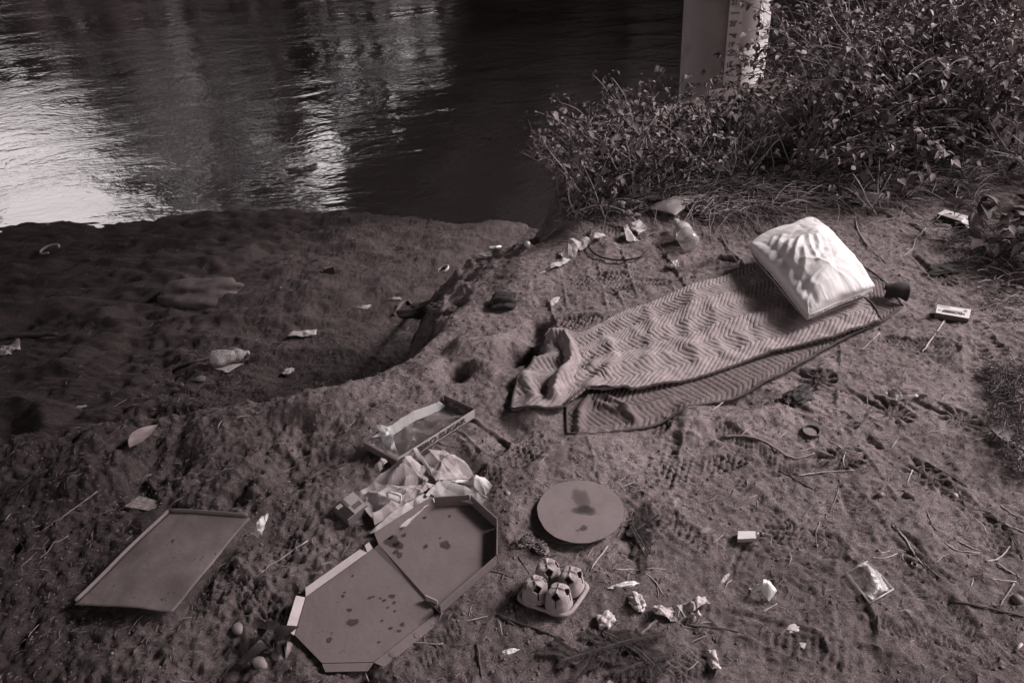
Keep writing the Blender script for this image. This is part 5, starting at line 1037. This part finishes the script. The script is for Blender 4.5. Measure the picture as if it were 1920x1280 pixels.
# brush foot thatch
def thatch(poly,n_,Lr,seed,mats,label,wr_=(.0012,.0026),tilt=.5,p=None,name='dry_stalks'):
    r=np.random.RandomState(seed); wp_=[tuple(G(*q)[:2]) for q in poly]; xs=[q[0] for q in wp_];ys_=[q[1] for q in wp_]; P_=[]
    c=np.c_[r.uniform(min(xs),max(xs),n_*5),r.uniform(min(ys_),max(ys_),n_*5)]; c=c[inpoly(c[:,0],c[:,1],wp_)][:n_]; N_=len(c); L_=r.uniform(*Lr,N_); a=r.normal(.5,1.0,N_); z=hz(c[:,0],c[:,1])+r.uniform(0,.05,N_)
    K=5; pts=np.zeros((N_,K,3)); d=np.c_[np.cos(a),np.sin(a),r.uniform(0,tilt,N_)]; cur=np.c_[c,z]; bend=r.normal(0,.25,N_)
    for k in range(K):
        pts[:,k]=cur; a=a+bend*.5; d=np.c_[np.cos(a),np.sin(a),d[:,2]-.25]; cur=cur+d*(L_/K)[:,None]; cur[:,2]=np.maximum(cur[:,2],hz(cur[:,0],cur[:,1])+.004)
    w_=r.uniform(*wr_,N_)[:,None]; V=[];
    sd_=np.c_[-np.sin(a),np.cos(a),0*a]*w_; ring=[]
    for k in range(K):
        f=1-.5*k/K; ring.append(np.stack([pts[:,k]-sd_*f,pts[:,k]+sd_*f,pts[:,k]+np.array([0,0,1.5])*w_*f],1))
    V=np.stack(ring,1).reshape(-1,3); base=(np.arange(N_)*K*3)[:,None]; Fs=[]
    for k in range(K-1):
        for j in range(3): j2=(j+1)%3; Fs.append(base+[k*3+j,k*3+j2,(k+1)*3+j2,(k+1)*3+j])
    F=np.vstack(Fs).astype(int); o=obj(name,V,F,mats,kind='stuff',label=label); idx=np.tile(r.choice(len(mats),N_,p=p or [.3,.45,.25]),len(Fs)); setmats(o,idx)
thatch([(1060,425),(1250,395),(1330,420),(1450,395),(1640,380),(1800,350),(1920,340),(1930,280),(1600,250),(1300,300),(1080,360)],4200,(.05,.26),5,[td,tm,tp],'matted dead stalks and straw under the brambles',p=[.25,.4,.35])
thatch([(1240,395),(1330,430),(1460,400),(1460,330),(1290,330)],450,(.15,.5),6,[tm,tp,tp],'long pale fallen stalks crossing at the foot of the brambles',(.0015,.003),.35)
thatch([(1130,400),(1250,385),(1330,430),(1450,400),(1640,400),(1750,380),(1830,400),(1840,350),(1640,340),(1300,330)],1100,(.06,.32),15,[tm,tp,td],'tangled leafless runners sprawling over the bare dirt edge',(.0013,.0026),.6,[.45,.35,.2],name='dry_runners')
thatch([(1840,700),(1930,690),(1930,920),(1880,900),(1850,800)],700,(.02,.09),7,[td,td,tm],'low dark weeds creeping in at the right border',(.001,.0022),.9,[.4,.3,.3],name='weed_mat')
thatch([(1740,420),(1930,380),(1930,640),(1830,560)],500,(.03,.16),8,[td,tm,tp],'dead stems and straw around the broad leaved weed')
thatch([(860,540),(1000,430),(1060,420),(1040,480),(930,560)],350,(.03,.14),9,[td,td,tm],'wispy dark roots hanging from the crest of the bank',(.0008,.0018),.4,[.4,.3,.3])
# clods
r=np.random.RandomState(31)
xy=np.vstack([scatter_px(26000,lambda x,y:.4+.6*(1 if x<0 else 0),12)]); xy=free(xy); N_=len(xy)
Vo,Fo=np.array([[1,0,0],[-1,0,0],[0,1,0],[0,-1,0],[0,0,1],[0,0,-.4]],float),np.array([[0,2,4],[2,1,4],[1,3,4],[3,0,4],[2,0,5],[1,2,5],[3,1,5],[0,3,5]])
sz=(.0016+.0052*r.rand(N_)**4)
V=(Vo[None]*r.uniform(.6,1.3,(N_,6,3)))*sz[:,None,None]+np.c_[xy,hz(xy[:,0],xy[:,1])][:,None,:]; F=(Fo[None]+(np.arange(N_)*6)[:,None,None]).reshape(-1,3)
obj('dirt_crumbs',V.reshape(-1,3),F,gm,kind='stuff',label='loose crumbs of dirt scattered over the bank',smooth=True)
# beach debris
xy=np.c_[r.uniform(-5,.4,2600),r.uniform(3.6,7.6,2600)]; slivers('beach_litter',xy,(.01,.06),(.001,.003),[td,dust,tm],'small dark twigs and chips washed over the beach',14)
